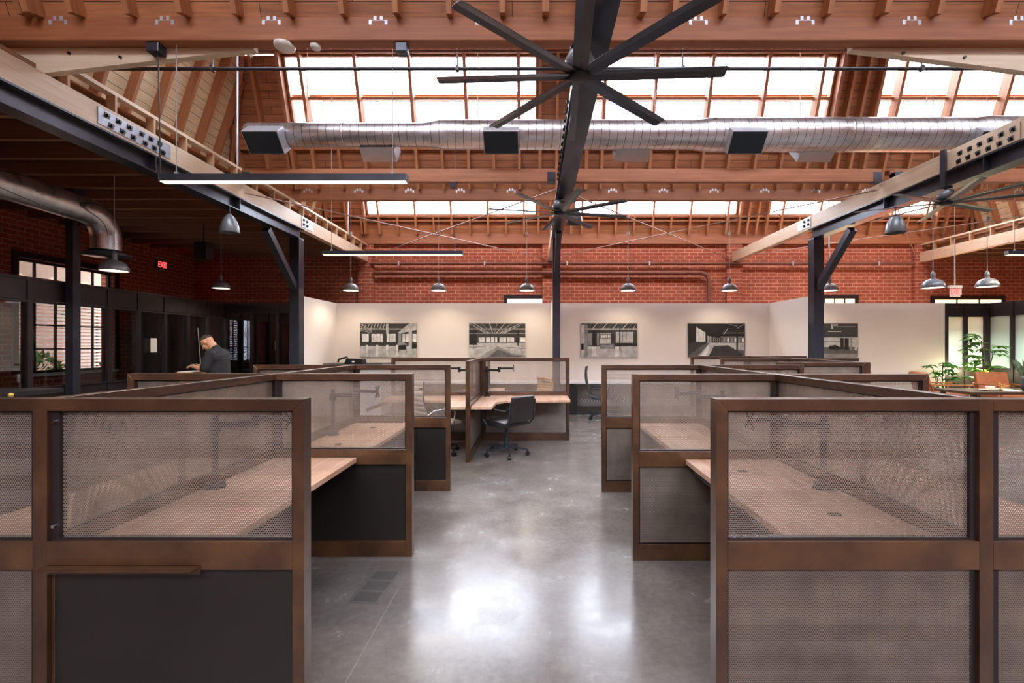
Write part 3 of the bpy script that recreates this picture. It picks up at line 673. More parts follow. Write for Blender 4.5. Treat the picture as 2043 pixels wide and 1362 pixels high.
# ------------------------------------------------------------------ pictures
def picture(x0, x1, seed, lb, style):
    z0, z1 = 1.26, 2.07; W = x1-x0; H = z1-z0; rr = random.Random(seed)
    e = empty('framed_picture', ((x0+x1)/2, 10.8, z0), 0, lb, 'picture', 'black and white pictures on the white wall'); 
    MB().box(-W/2, W/2, -.03, 0, 0, H).build('canvas', GR[1], e)
    m = MB(); lay = [0]
    def q(a, b, c, d, t):
        lay[0] += 1; y = -.0302-.00004*lay[0]
        m.add([(-W/2+a*W, y, b*H), (-W/2+c*W, y, b*H), (-W/2+c*W, y, d*H), (-W/2+a*W, y, d*H)], [(0, 1, 2, 3)], t)
    def pl(pts, t):
        lay[0] += 1; y = -.0302-.00004*lay[0]
        m.add([(-W/2+max(0, min(1, a))*W, y, max(0, min(1, b))*H) for a, b in pts], [tuple(range(len(pts)))], t)
    def ln(x0_, y0_, x1_, y1_, w_, t):
        d = Vector((x1_-x0_, y1_-y0_)).normalized(); nx, ny = -d.y*w_, d.x*w_
        pl([(x0_+nx, y0_+ny), (x1_+nx, y1_+ny), (x1_-nx, y1_-ny), (x0_-nx, y0_-ny)], t)
    if style == 0:
        q(0, 0, 1, .40, 4); q(0, .40, 1, 1, 1); q(0, .33, 1, .40, 1)
        for a, b in ((.03, .15), (.2, .4), (.47, .63), (.75, .86), (.93, 1)): q(a, .44, b, .68, 5)
        for a in (.24, .3, .36, .52, .57, .8): q(a-.004, .44, a+.004, .68, 2)
        q(0, .8, 1, .84, 3)
        for k in range(9): ln(.02+k*.055, .82, .05+k*.055, .98, .005, 4)
        for k in range(4): ln(.0, .97-k*.06, .2, .80-.03*k, .006, 4)
        q(.46, .68, .5, .98, 4); pl([(.66, .7), (.88, 1), (1, 1), (1, .8), (.72, .7)], 4); q(.68, .3, .73, .7, 3); q(.86, .25, .92, .8, 4)
        pl([(.66, .42), (.74, .46), (.84, .38), (.82, .36), (.68, .36)], 3); q(.68, .22, .82, .35, 0); q(.68, .14, .69, .24, 0); q(.81, .12, .82, .24, 0); q(.92, .25, 1, .38, 0)
        for k in range(4): q(.1+k*.18, .05, .14+k*.18, .36, 5)
    elif style == 1:
        q(0, 0, 1, .42, 4); q(0, .42, 1, 1, 1); q(0, .36, .14, .8, 0)
        for a, b in ((.17, .28), (.30, .37), (.39, .44), (.46, .5), (.54, .66), (.68, .8), (.9, 1)): q(a, .44, b, .58, 5)
        for a in (.6, .73): q(a-.003, .44, a+.003, .58, 2)
        for k in range(13): ln(.45+(k-6)*.03, .7, .5+(k-6)*.14, 1.0, .006+.002*(k % 2), 4 if k % 2 else 3)
        q(0, .8, 1, .84, 3); q(0, .68, 1, .70, 3); q(.86, .33, .88, .8, 0); ln(.87, .7, .8, .8, .006, 0); ln(.87, .7, .94, .8, .006, 0); q(.07, .33, .085, .8, 0)
        pl([(.2, 0), (.3, .14), (.42, .22), (.5, .34), (.6, .24), (.75, .12), (1, .05), (1, 0)], 3); pl([(.34, 0), (.42, .12), (.52, .22), (.62, .16), (.8, .06), (.95, 0)], 2); pl([(.0, .3), (.3, .34), (.3, .31), (0, .26)], 3); pl([(.65, .3), (1, .27), (1, .24), (.65, .28)], 3)
    elif style == 2:
        q(0, 0, 1, .32, 4); q(0, .32, 1, 1, 1); q(0, .2, .06, .95, 4); q(.06, 0, .12, .95, 3); q(0, .22, .05, .4, 0); q(.13, .35, .32, .7, 3); q(.2, .34, .28, .78, 0); q(.33, .36, .53, .7, 4)
        q(.34, .55, .52, .68, 2)
        for k in range(4): q(.355+k*.042, .57, .385+k*.042, .66, 5)
        q(.33, .25, .6, .40, 2); q(.35, .28, .58, .36, 3); q(.62, .42, .93, .74, 4); q(.6, .32, 1, .40, 0)
        for k in range(1, 5): q(.62+k*.062-.003, .42, .62+k*.062+.003, .74, 1)
        for k in range(10): ln(.12+k*.09, .84, .2+k*.09, 1.0, .008, 4 if k % 2 else 2)
        q(.1, .8, 1, .84, 4); q(.685, .22, .7, .95, 0); q(.2, .03, .26, .3, 5); q(.6, .02, .68, .3, 5)
    elif style == 3:
        q(0, 0, 1, .42, 2); q(0, .42, 1, 1, 0); pl([(0, .05), (.32, .42), (.32, .46), (0, .42)], 1)
        pl([(.14, .45), (.30, .45), (.30, .72), (.14, .88)], 5)
        for k in range(1, 4): q(.14+k*.04, .45, .145+k*.04, .86-.04*k, 1)
        for k in range(9): q(.34+k*.035, .42, .352+k*.035, .62-.01*k, 4 if k % 3 else 5)
        q(.55, .58, 1, .60, 4); q(.6, .7, 1, .72, 3); q(.6, .42, .98, .57, 2); 
        for k in range(6): q(.62+k*.065, .44, .65+k*.065, .56, 5 if k % 2 else 3)
        pl([(.15, 0), (.38, .42), (.98, .42), (.98, .2), (.45, .3), (.35, 0)], 4); pl([(.35, 0), (.45, .33), (.7, .35), (.95, .1), (.95, 0)], 1); pl([(.2, 0), (.36, .36), (.36, .2), (.3, 0)], 5)
        q(.845, .18, .875, 1, 0); ln(.62, .66, .7, .84, .006, 4); ln(.86, .84, 1, .98, .01, 3); ln(.66, 1, .86, .9, .008, 3)
    else:
        q(0, 0, 1, .3, 2); q(0, .3, 1, .58, 4); q(0, .58, 1, 1, 1); q(0, .44, .6, .46, 2); q(.58, .24, .66, .56, 0); q(.68, .22, .78, .56, 0); q(.82, .2, .86, .6, 3)
        pl([(.3, .33), (.46, .36), (.6, .28), (.58, .22), (.32, .24)], 0); q(.3, .2, .56, .24, 1); q(.36, .82, .4, .98, 4); q(.28, .74, .6, .76, 4); q(.5, .88, .96, .9, 3); q(.0, .0, 1, .1, 3); q(.38, .9, .52, .98, 3)
        q(.92, .2, .98, .52, 4)
    m.build('print', [g for g in GR], e)
px2x = lambda px, y: (px-1067)/K*y
for i, (a, b, lb) in enumerate(((719, 831, 'black and white picture of an empty warehouse, nearest the left column'), (936, 1048, 'black and white picture with converging rafters, just left of the middle column'), (1159, 1271, 'black and white picture with a counter in an empty hall, right of the middle column'), (1373, 1486, 'darkest black and white picture, with a long bright window row'), (1628, 1711, 'black and white picture of a parked object, beside the right column'))):
    picture(px2x(a, 10.78), px2x(b, 10.78), i, lb, i)

# ------------------------------------------------------------------ glass offices on the left
XG = -7.39
yg = [2.4, 3.0, 3.6, 4.2, 4.8, 5.4, 6.0, 6.62, 7.25, 7.86, 8.45, 9.05, 9.65, 10.24, 10.84]
gp = empty('glass_partition'); MB().box(XG-.04, XG+.04, yg[0], yg[-1]+.04, 2.21, H8).build('header', 'mullion', gp); MB().box(XG-.04, XG+.04, yg[0], yg[-1]+.04, 0, .9).build('base_panel', 'mullion', gp)
tag(gp, 'dark framed glass office partition running along the left side', 'partition', None, 'thing')
MB().box(XG-.055, XG+.055, yg[0], yg[-1]+.055, H8-.04, H8).build('top_rail', 'mullion', gp)
for i, y in enumerate(yg): MB().box(XG-.055, XG+.055, y-.035, y+.035, 0.0, H8-.04).build('mullion', 'mullion', gp)
for a, b in zip(yg[:-1], yg[1:]):
    MB().box(XG-.004, XG+.004, a+.035, b-.035, .9, 2.21).build('glass_pane', 'glass', gp)
for z, mz in ((.93, .03), (2.2, .03)): MB().box(XG+.03, XG+.065, yg[0], yg[-1], z-mz, z).build('glazing_bead', 'mullion', gp)
gq = empty('glass_partition'); MB().box(XG+.08, XL-.1, 10.8, 10.88, 2.3, H8).build('header', 'mullion', gq); MB().box(XG+.08, XL-.1, 10.8, 10.88, 0, .15).build('base_panel', 'mullion', gq)
tag(gq, 'dark glossy glass office front behind the man', 'partition', None, 'thing')
xs = [XG+.05+i*(XL-.1-XG-.05)/4 for i in range(5)]
for x in xs: MB().box(max(XG+.08, x-.035), min(XL-.1, x+.035), 10.78, 10.9, 0.0, H8).build('mullion', 'mullion', gq)
for a, b in zip(xs[:-1], xs[1:]): MB().box(a+.03, b-.03, 10.835, 10.843, .15, 2.3).build('glass_pane', 'darkglass', gq)
c = empty('steel_column', (-7.245, 7.14, 0), 0, 'slim dark steel column rising from the glass partition to the low ceiling', 'column', None, 'thing')
MB().box(-.06, .06, -.06, .06, 0, 3.9).build('post', 'steel', c); MB().box(-.09, .09, -.09, .09, 3.9, 4.22).build('post_cap', 'steel', c)
tag(MB().box(XG+.06, XG+.062, 8.68, 8.83, 1.41, 1.68).build('paper_notice', 'paper'), 'white paper notice taped on the office glass', 'notice')
# dark office interior block (back office wall)
struct(MB().box(XWL, XG-.06, 10.9, 11.0, 0, H8).build('wall_office', 'greypanel'), 'grey wall closing the glass offices before the brick', 'wall')
# left windows
def sidewin(y0, y1, lb):
    wn[0] += 1; m = MB(); x = XWL-.12; z0, z1 = 1.0, 3.2
    m.box(x-.03, x+.03, y0, y0+.05, z0, z1).box(x-.03, x+.03, y1-.05, y1, z0, z1).box(x-.03, x+.03, y0, y1, z0, z0+.05).box(x-.03, x+.03, y0, y1, z1-.05, z1)
    for k in range(1, 5): yy = y0+(y1-y0)*k/5; m.box(x-.02, x+.02, yy-.014, yy+.014, z0, z1)
    for zz in (1.47, 1.94, 2.41, 2.85): m.box(x-.02, x+.02, y0, y1, zz-.014, zz+.014)
    o = m.build('window_%d' % wn[0], 'mullion'); struct(o, lb, 'window')
    MB().box(x-.004, x+.004, y0+.04, y1-.04, z0+.04, z1-.04).build('pane', 'skyglass', o)
    MB().box(XWL-.25, XWL+.06, y0-.05, y1+.05, z0-.06, z0).build('sill', 'white_lam', o)
    MB().box(XWL, XWL+.03, y0-.1, y1+.1, z1, z1+.12).box(XWL, XWL+.03, y0-.1, y0, z0, z1).box(XWL, XWL+.03, y1, y1+.1, z0, z1).build('casing', 'mullion', o)
    portal((XWL-.25, (y0+y1)/2, 2.1), (0, -PI/2, 0), 2.2, y1-y0)
sidewin(8.5, 10.45, 'steel paned window with slats seen through the glass offices'); sidewin(5.4, 7.3, 'steel paned window in the side brick nearest the camera')
# outside the windows
struct(MB().box(-18, XWL-.3, 2, 20, -.1, -.02).build('ground', 'ground'), 'pale paving outside the windows', 'ground')
struct(MB().box(-14.2, XWL-.3, 1, 20, 3.45, 3.6).build('ceiling', 'fence'), 'pale porch roof outside the office windows', 'ceiling'); M['outwall'] = flat('tan_outer_wall', (150, 104, 80), .8, 0, .1, 2)
struct(MB().box(-14.2, -14, 1, 20, 0, 3.45).build('wall_outside', 'outwall'), 'pale neighbouring wall seen beyond the slat screen', 'wall')
fe = empty('slat_fence', (-11.4, 10, 0), 0, 'cream horizontal slat screen outside the windows', 'fence')
m = MB()
for k in range(26): m.box(-.015, .015, -6, 8, .35+k*.085, .40+k*.085)
m.build('slat_panel', 'fence', fe)
for y in (-5.9, -3, 0, 2.2, 5, 7.9): MB().box(-.06, -.015, y-.04, y+.04, 0, 2.6).build('post', 'fence', fe)
aw = empty('porch_awning', (-11.1, 10, 2.9), 0, 'pale scalloped awning hanging outside the windows', 'awning')
pts = [(-7+i*.05, -.02-.13*abs(math.sin(i*.05*PI/.75))) for i in range(300)]
MB().prism([(-7, .55), (8, .55)]+[(p[0], p[1]+.25) for p in pts[::-1]], -.01, .01, 'x').build('valance', 'fence', aw)
def bush(x, y, z, r, lb, mat='hedge'):
    m = MB(); rr = random.Random(int(x*100+y))
    for i in range(420):
        a = rr.random()*2*PI; b = math.acos(rr.uniform(-.6, 1)); q = r*(.75+.3*rr.random())
        p = Vector((x+q*math.sin(b)*math.cos(a), y+q*math.sin(b)*math.sin(a), z+q*math.cos(b))); d = (p-Vector((x, y, z))).normalized()
        s1 = d.orthogonal().normalized()*.05; s2 = d*.1+Vector((0, 0, rr.uniform(-.05, .05)))
        m.add([p-s1, p+s2*.2, p+s1, p+s2], [(0, 1, 3), (1, 2, 3)], 0)
    o = empty('garden_shrub', (x, y, 0), 0, lb, 'shrub', 'shrubs outside the windows')
    f = m.build('foliage', mat, o); f.location = (-x, -y, 0); MB().cyl((0, 0, 0), (0, 0, z), .03, 8).build('stem', 'trunk', o)
bush(-10.5, 9.6, .95, .38, 'pale green shrub outside, low in the window left of the slim column'); bush(-10.6, 11.6, .8, .38, 'green shrub outside, seen right of the slim column'); bush(-12.5, 13.0, 2.4, .8, 'yellow green tree crown beyond the slat screen')

# exit signs
def text_mesh(txt, size, mat, parent, loc, rot, depth=.003):
    cu = bpy.data.curves.new('t', 'FONT'); cu.body = txt; cu.size = size; cu.align_x = 'CENTER'; cu.align_y = 'CENTER'; cu.extrude = depth
    o = bpy.data.objects.new('lettering', cu); col.objects.link(o)
    dg = bpy.context.evaluated_depsgraph_get(); me = bpy.data.meshes.new_from_object(o.evaluated_get(dg)); bpy.data.objects.remove(o)
    me.materials.clear(); me.materials.append(M[mat])
    q = bpy.data.objects.new('lettering', me); col.objects.link(q); q.parent = parent; q.location = loc; q.rotation_euler = rot; q.scale = (.8, 1.3, 1); return q
e = empty('exit_sign', (XWL+.03, 11.75, 3.5), math.radians(90), 'small red lit exit sign on the dark side brick', 'exit sign')
MB().box(-.17, .17, -.02, .03, 0, .22).build('housing', 'black', e); text_mesh('EXIT', .17, 'exit', e, (0, -.024, .11), (PI/2, 0, 0))
e = empty('exit_sign', (px2x(1905, 8.8), 8.8, 2.48), 0, 'clear hanging exit sign on a rod between two dome lamps', 'exit sign')
M['acrylic'] = flat('pale_acrylic', (232, 206, 200), .2, 0, .03)
MB().box(-.10, .10, -.006, .006, 0, .17).build('sign_panel', 'acrylic', e); MB().box(-.12, .12, -.03, .03, .17, .22).build('housing', 'lampin', e)
MB().box(.05, .16, .03, .04, .04, .19).build('sign_panel', 'acrylic', e); MB().cyl((0, 0, .22), (0, 0, 1.12), .01, 8).build('rod', 'lampin', e); MB().cyl((0, 0, 1.12), (0, 0, 3.3), .006, 8).build('hanger_wire', 'rod', e)
text_mesh('EXIT', .10, 'exit', e, (-.0, -.009, .09), (PI/2, 0, 0), .002)

# speakers
sb = tag(MB().box(-6.75, -6.5, 9.0, 9.2, 3.25, 3.6).build('wall_speaker', 'black', bevel=.01), 'black loudspeaker hanging in the dark under the low ceiling', 'speaker'); MB().cyl((-6.62, 9.1, 3.6), (-6.62, 9.1, 3.98), .012, 8).build('hanger', 'black', sb)

# ------------------------------------------------------------------ cubicle panels
HP = 1.34
def panel(x, y, W, rz, lb, lower='dark', grp='mesh topped cubicle panels', ledge=False, j='', th=.03):
    """local x from 0..W, thickness along local y; j: side whose stile is the shared post"""
    p = empty('cubicle_panel', (x, y, 0), rz, lb, 'partition panel', grp)
    a = .012 if 'L' in j else .045; b_ = .012 if 'R' in j else .045; m = MB()
    m.prism([(0, 0), (a, 0), (a, HP-.047), (0, HP)] if a > .02 else [(0, 0), (a, 0), (a, HP-.047), (0, HP-.047)], -th if a > .02 else -.012, th if a > .02 else .012)
    m.prism([(W-b_, 0), (W, 0), (W, HP), (W-b_, HP-.047)] if b_ > .02 else [(W-b_, 0), (W, 0), (W, HP-.047), (W-b_, HP-.047)], -th if b_ > .02 else -.012, th if b_ > .02 else .012)
    m.prism([(0, HP), (a if a > .02 else 0, HP-.047), (W-b_ if b_ > .02 else W, HP-.047), (W, HP)], -th, th)
    A = a if a > .02 else 0; B = W-b_ if b_ > .02 else W
    m.box(A, B, -th, th, .675, .785); m.box(A, B, -th, th, 0, .115)
    m.build('frame', 'frame', p, bevel=.002)
    b = MB(); e1 = .035 if 'L' in j else .010; e2 = .022 if 'R' in j else .010
    for z0, z1 in ((.785, HP-.047),) + (((.115, .675),) if lower != 'dark' else ()):
        b.box(A, A+e1, -.014, .014, z0, z1).box(B-e2, B, -.014, .014, z0, z1).box(A, B, -.012, .012, z0, z0+.008).box(A, B, -.012, .012, z1-.008, z1)
    b.build('screen_edging', 'mullion', p)
    MB().box(A, B, -.001, .001, .785, HP-.047).build('mesh_screen', 'perf', p)
    if lower == 'mesh':
        MB().box(A, B, -.012, -.010, .115, .675).build('lower_mesh', 'perf_low', p); MB().box(A, B, .010, .014, .115, .675).build('lower_panel', 'dark', p)  # dark sheet behind the mesh stands in for shade under the desk
    else: MB().box(A, B, -.008, .008, .115, .675).build('lower_panel', {'dark': 'dark', 'grey': 'greypanel'}[lower], p)
    if ledge:
        o = MB().box(.0, W*.6, -th-.05, -th, .690, .694).box(0, W*.6, -th-.004, -th, .66, .694).build('ledge', 'frame', p); o['label'] = 'bronze angle ledge'
        for zz in (.84, 1.25): MB().cyl((.016, -.014, zz), (.016, -.024, zz), .007, 10).build('screw', 'chrome', p)
    return p
SL, SR, S3, SB = -1.926, 1.757, 4.08, -.885; PW = .027
# left cluster
YL = (1.80, 3.36, 4.85)
nmr = ['nearest row', 'second row', 'third row']
for i, y in enumerate(YL):
    panel(SL+PW, y, 1.0, 0, 'left cluster cross panel, %s, aisle side' % nmr[i], 'dark', ledge=(i == 0), j='L')
    panel(SL-PW-1.03, y, 1.03, 0, 'left cluster cross panel, %s, office side' % nmr[i], 'mesh' if i == 0 else 'dark', j='R')
for a, b, nm in ((YL[0], YL[1], 'between the nearest and second rows'), (YL[1], YL[2], 'between the second and third rows')):
    a0 = a-.03 if a == YL[0] else a+.03; panel(SL, a0, b+.03-a0, PI/2, 'left cluster spine panel ' + nm, 'dark', 'cubicle spine panels', th=PW)
# right cluster
YR = (1.80, 3.30, 4.82)
for i, y in enumerate(YR):
    panel(.705, y, SR-PW-.705, 0, 'right cluster cross panel, %s, aisle side' % nmr[i], 'mesh', j='R')
    panel(SR+PW, y, 1.05, 0, 'right cluster cross panel, %s, lounge side' % nmr[i], 'mesh', j='L')
for a, b, nm in ((YR[0], YR[1], 'between the nearest and second rows'), (YR[1], YR[2], 'between the second and third rows')):
    a0 = a-.03 if a == YR[0] else a+.03; panel(SR, a0, b+.03-a0, PI/2, 'right cluster spine panel ' + nm, 'mesh', 'cubicle spine panels', th=PW)
# third cluster toward the lounge
panel(S3-1.1, 5.6, 1.07, 0, 'far lounge cluster cross panel, its nearest row', 'mesh')
for y, nm in ((7.3, 'middle row'), (8.7, 'rearmost row')):
    panel(S3-1.1, y, 1.07, 0, 'far lounge cluster cross panel, %s, aisle side' % nm, 'mesh'); panel(S3+.03, y, 1.07, 0, 'far lounge cluster cross panel, %s, lounge side' % nm, 'mesh')
panel(S3, 5.57, 1.7, PI/2, 'far lounge cluster spine panel, nearer half', 'mesh', 'cubicle spine panels'); panel(S3, 7.33, 1.34, PI/2, 'far lounge cluster spine panel, rear half', 'mesh', 'cubicle spine panels')
# cluster with the leather chair
panel(SB, 6.0, 1.4, PI/2, 'free standing spine panel beside the black leather chair', 'grey', 'cubicle spine panels'); panel(SB, 7.46, 1.3, PI/2, 'rear spine panel behind the monitor arm', 'grey', 'cubicle spine panels')
panel(SB+.03, 7.43, 1.42, 0, 'cross panel behind the black leather chair', 'grey'); panel(SB-1.45, 7.43, 1.42, 0, 'cross panel behind the white mesh chair', 'grey')

# ------------------------------------------------------------------ desks
def desk(poly, lb, legs=True, grp='butcher block desktops'):
    cx = sum(p[0] for p in poly)/len(poly); cy = sum(p[1] for p in poly)/len(poly)
    d = empty('desk', (cx, cy, 0), 0, lb, 'desk', grp)
    MB().prism([(p[0]-cx, p[1]-cy) for p in poly], .695, .73, 'z').build('desktop', 'desk', d, bevel=.003)
    xs_ = [p[0]-cx for p in poly]; ys_ = [p[1]-cy for p in poly]
    MB().box(min(xs_)+.02, min(xs_)+.05, min(ys_)+.1, max(ys_)-.1, .655, .695).build('bracket', 'steel', d)
    return d
def rect(x0, x1, y0, y1): return [(x0, y0), (x1, y0), (x1, y1), (x0, y1)]
desk(rect(SL+.035, -1.30, 1.84, 3.32), 'tan butcher block desk behind the nearest left mesh panel'); desk(rect(SL+.035, -1.30, 3.40, 4.81), 'tan butcher block desk between the second and third left rows')
desk(rect(-2.57, SL-.035, 1.84, 3.32), 'butcher block desk on the office side, nearest left row'); desk(rect(-2.57, SL-.035, 3.40, 4.81), 'butcher block desk on the office side, second left row')
desk(rect(1.08, SR-.035, 1.84, 3.26), 'tan butcher block desk behind the nearest right mesh panel'); desk(rect(1.08, SR-.035, 3.34, 4.78), 'tan butcher block desk between the second and third right rows')
desk(rect(SR+.035, 2.5, 1.84, 3.26), 'butcher block desk on the lounge side, nearest right row'); desk(rect(SR+.035, 2.5, 3.34, 4.78), 'butcher block desk on the lounge side, second right row')
desk([(SB+.035, 6.03), (-.57, 6.03), (-.55, 6.55), (-.42, 6.72), (.53, 6.78), (.53, 7.39), (SB+.035, 7.39)], 'corner shaped desk at the black leather chair')
desk([(SB-.035, 6.03), (-1.2, 6.03), (-1.22, 6.55), (-1.35, 6.72), (-2.3, 6.78), (-2.3, 7.39), (SB-.035, 7.39)], 'corner shaped desk at the white mesh chair')
desk([(SB+.035, 8.7), (-.57, 8.7), (-.55, 8.2), (-.42, 8.08), (.53, 8.0), (.53, 7.47), (SB+.035, 7.47)], 'corner shaped desk behind the leather chair panel')
desk([(SB-.035, 8.7), (-1.2, 8.7), (-1.22, 8.2), (-1.35, 8.08), (-2.3, 8.0), (-2.3, 7.47), (SB-.035, 7.47)], 'corner shaped desk behind the white chair panel')
# grommets
for x, y, lb in ((1.45, 2.2, 'nearest right desk, front'), (1.35, 2.95, 'nearest right desk, rear'), (-1.62, 3.75, 'second left desk, front'), (-1.6, 4.5, 'second left desk, rear')):
    tag(MB().lathe([(0, .731), (.026, .731), (.03, .7335), (.03, .7305)], c=(x, y, 0), n=20).build('cable_grommet', 'black'), 'black cable grommet in the ' + lb, 'grommet', 'cable grommets')
# monitor arms
def arm(x, y, s, lb, H=.36, a=20, dark='steel'):
    e = empty('monitor_arm', (x, y, .73), 0, lb, 'monitor arm', 'desk monitor arms')
    MB().lathe([(0, 0), (.055, 0), (.055, .012), (.025, .02), (0, .02)], n=20).box(-.03, .03, -.045, .045, 0, .03).build('base_clamp', dark, e)
    MB().cyl((0, 0, .015), (0, 0, H+.06), .017, 14).build('pole', dark, e)
    MB().cyl((0, 0, H-.04), (0, 0, H+.02), .03, 14).build('collar', dark, e)
    q = math.radians(a); d = Vector((s*math.cos(q), math.sin(q), 0)); p1 = d*.2; p2 = p1+Vector((s*math.cos(q*.2), -math.sin(q)*.7, 0))*.2
    o = MB().bar((0, 0, H), tuple(p1+Vector((0, 0, H))), .035, .035).cyl(tuple(p1+Vector((0, 0, H-.03))), tuple(p1+Vector((0, 0, H+.05))), .022, 12).bar(tuple(p1+Vector((0, 0, H+.03))), tuple(p2+Vector((0, 0, H+.03))), .03, .03).build('swing_arm', dark, e)
    c = p2+Vector((s*.03, 0, H+.03)); m = MB().cyl(tuple(p2+Vector((0, 0, H+.03))), tuple(c), .018, 10)
    for t in (PI/4, 3*PI/4): 
        u = Vector((0, math.cos(t), math.sin(t)))*.07; m.bar(tuple(c-u), tuple(c+u), .022, .008, up=(1, 0, 0))
    m.build('screen_bracket', dark, e); return e
arm(-1.84, 2.62, 1, 'monitor arm behind the nearest left mesh panel'); arm(-1.84, 4.15, 1, 'monitor arm behind the second left mesh panel', a=35)
arm(1.65, 2.60, -1, 'monitor arm behind the nearest right mesh panel', a=25); arm(1.65, 4.0, -1, 'monitor arm behind the second right mesh panel', a=35)
arm(SB+.12, 7.28, 1, 'monitor arm at the corner desk of the leather chair', H=.42, a=-10, dark='black'); arm(SB-.12, 7.28, -1, 'monitor arm at the corner desk of the white chair', H=.42, a=-10, dark='black')
arm(-2.03, 2.62, -1, 'monitor arm on the office side nearest left desk'); arm(1.88, 2.6, 1, 'monitor arm on the lounge side nearest right desk')

# ------------------------------------------------------------------ chairs
def castor_base(e, mat='steel', R_=.3, zt=.42):
    b = MB()
    for k in range(5):
        a = 2*PI*k/5+.3; d = Vector((math.cos(a), math.sin(a), 0))
        b.bar(tuple(d*.02+Vector((0, 0, .12))), tuple(d*R_+Vector((0, 0, .085))), .035, .025)
    b.build('star_base', mat, e)
    for k in range(5):
        a = 2*PI*k/5+.3; d = Vector((math.cos(a), math.sin(a), 0)); p = d*R_; t = Vector((-d.y, d.x, 0))
        MB().cyl(tuple(p+t*.022+Vector((0, 0, .03))), tuple(p-t*.022+Vector((0, 0, .03))), .03, 14).cyl(tuple(p+Vector((0, 0, .03))), tuple(p+Vector((0, 0, .08))), .01, 8).build('castor', 'black', e)
    MB().cyl((0, 0, .1), (0, 0, zt), .025, 14).cyl((0, 0, .1), (0, 0, .24), .035, 14).build('gas_column', mat, e)
def cushion(w_, d_, h_, z, y0=0, r=.05, n=5, tilt=0):
    pass
def soft_box(x0, x1, y0, y1, z0, z1, nm, mat, par, bev=.03):
    o = MB().box(x0, x1, y0, y1, z0, z1).build(nm, mat, par); md = o.modifiers.new('b', 'BEVEL'); md.width = bev; md.segments = 4
    for p in o.data.polygons: p.use_smooth = True
    return o
def leather_chair(lb):
    """faces local +y"""
    e = empty('office_armchair', (0, 0, 0), 0, lb, 'office chair', 'castored office chairs'); castor_base(e)
    MB().box(-.1, .1, -.1, .1, .40, .43).build('tilt_plate', 'black', e)
    soft_box(-.24, .24, -.22, .25, .42, .50, 'seat', 'leather', e, .035)
    o = soft_box(-.22, .22, -.025, .035, 0, .36, 'backrest', 'leather', e, .028); o.location = (0, -.27, .5); o.rotation_euler = (math.radians(10), 0, 0)
    for s in (-1, 1):
        MB().tube([(s*.26, .12, .44), (s*.27, .2, .52), (s*.27, .17, .64), (s*.27, 0, .67), (s*.26, -.24, .66), (s*.24, -.31, .72)], .012, 10).build('armrest', 'steel', e)
        MB().tube([(s*.22, .05, .43), (s*.255, -.2, .44), (s*.25, -.29, .52), (s*.235, -.33, .8)], .012, 10).build('back_frame', 'steel', e)
    return e
c1 = leather_chair('black leather armchair on castors at the corner desk'); c1.location = (-.40, 6.42, 0); c1.rotation_euler = (0, 0, math.radians(48))
def mesh_chair(lb, mat, hi=.62, fr='chrome'):
    e = empty('mesh_chair', (0, 0, 0), 0, lb, 'office chair', 'castored office chairs'); castor_base(e, fr)
    soft_box(-.24, .24, -.22, .25, .43, .48, 'seat', mat, e, .02)
    m = MB(); P = []
    for i in range(9):
        t = i/8; z = .5+hi*t; y = -.24-.06*math.sin(t*PI*.9)-.07*t; w_ = .23-.03*abs(t-.4)
        P.append((y, z, w_))
    for (a, b) in zip(P[:-1], P[1:]):
        m.add([(-a[2], a[0], a[1]), (0, a[0]-.03, a[1]), (a[2], a[0], a[1]), (-b[2], b[0], b[1]), (0, b[0]-.03, b[1]), (b[2], b[0], b[1])], [(0, 1, 4, 3), (1, 2, 5, 4)], 0, True)
    o = m.build('backrest', mat, e); md = o.modifiers.new('s', 'SOLIDIFY'); md.thickness = .012
    for s in (-1, 1):
        MB().tube([(s*.235, -.05, .44)]+[(s*(p[2]+.008), p[0], p[1]) for p in P], .011, 8).build('back_frame', fr, e)
        MB().tube([(s*.26, .1, .44), (s*.28, .12, .62), (s*.28, .05, .66), (s*.28, -.2, .66), (s*.245, -.28, .6)], .012, 8).build('armrest', fr, e)
    MB().bar((-.22, P[-2][0]-.01, P[-2][1]-.03), (.22, P[-2][0]-.01, P[-2][1]-.03), .012, .03).build('cross_bar', fr, e)
    return e
M['whitemesh'] = flat('white_chair_mesh', (200, 186, 172), .6, 0, .05, 80)
M['blackmesh'] = flat('black_chair_mesh', (28, 28, 32), .7, 0, .1, 80)
c2 = mesh_chair('high backed white mesh chair seen through the third left panel', 'whitemesh', .56); c2.location = (-1.38, 6.5, 0); c2.rotation_euler = (0, 0, math.radians(-50))
c3 = mesh_chair('black castored chair pulled up to the white counter', 'blackmesh', .6, 'steel'); c3.location = (1.42, 9.55, 0); c3.rotation_euler = (0, 0, math.radians(-100))
c4 = mesh_chair('tan backed chair behind the corner desk', 'beige', .42, 'steel'); c4.location = (-.05, 8.62, 0); c4.rotation_euler = (0, 0, math.radians(130))
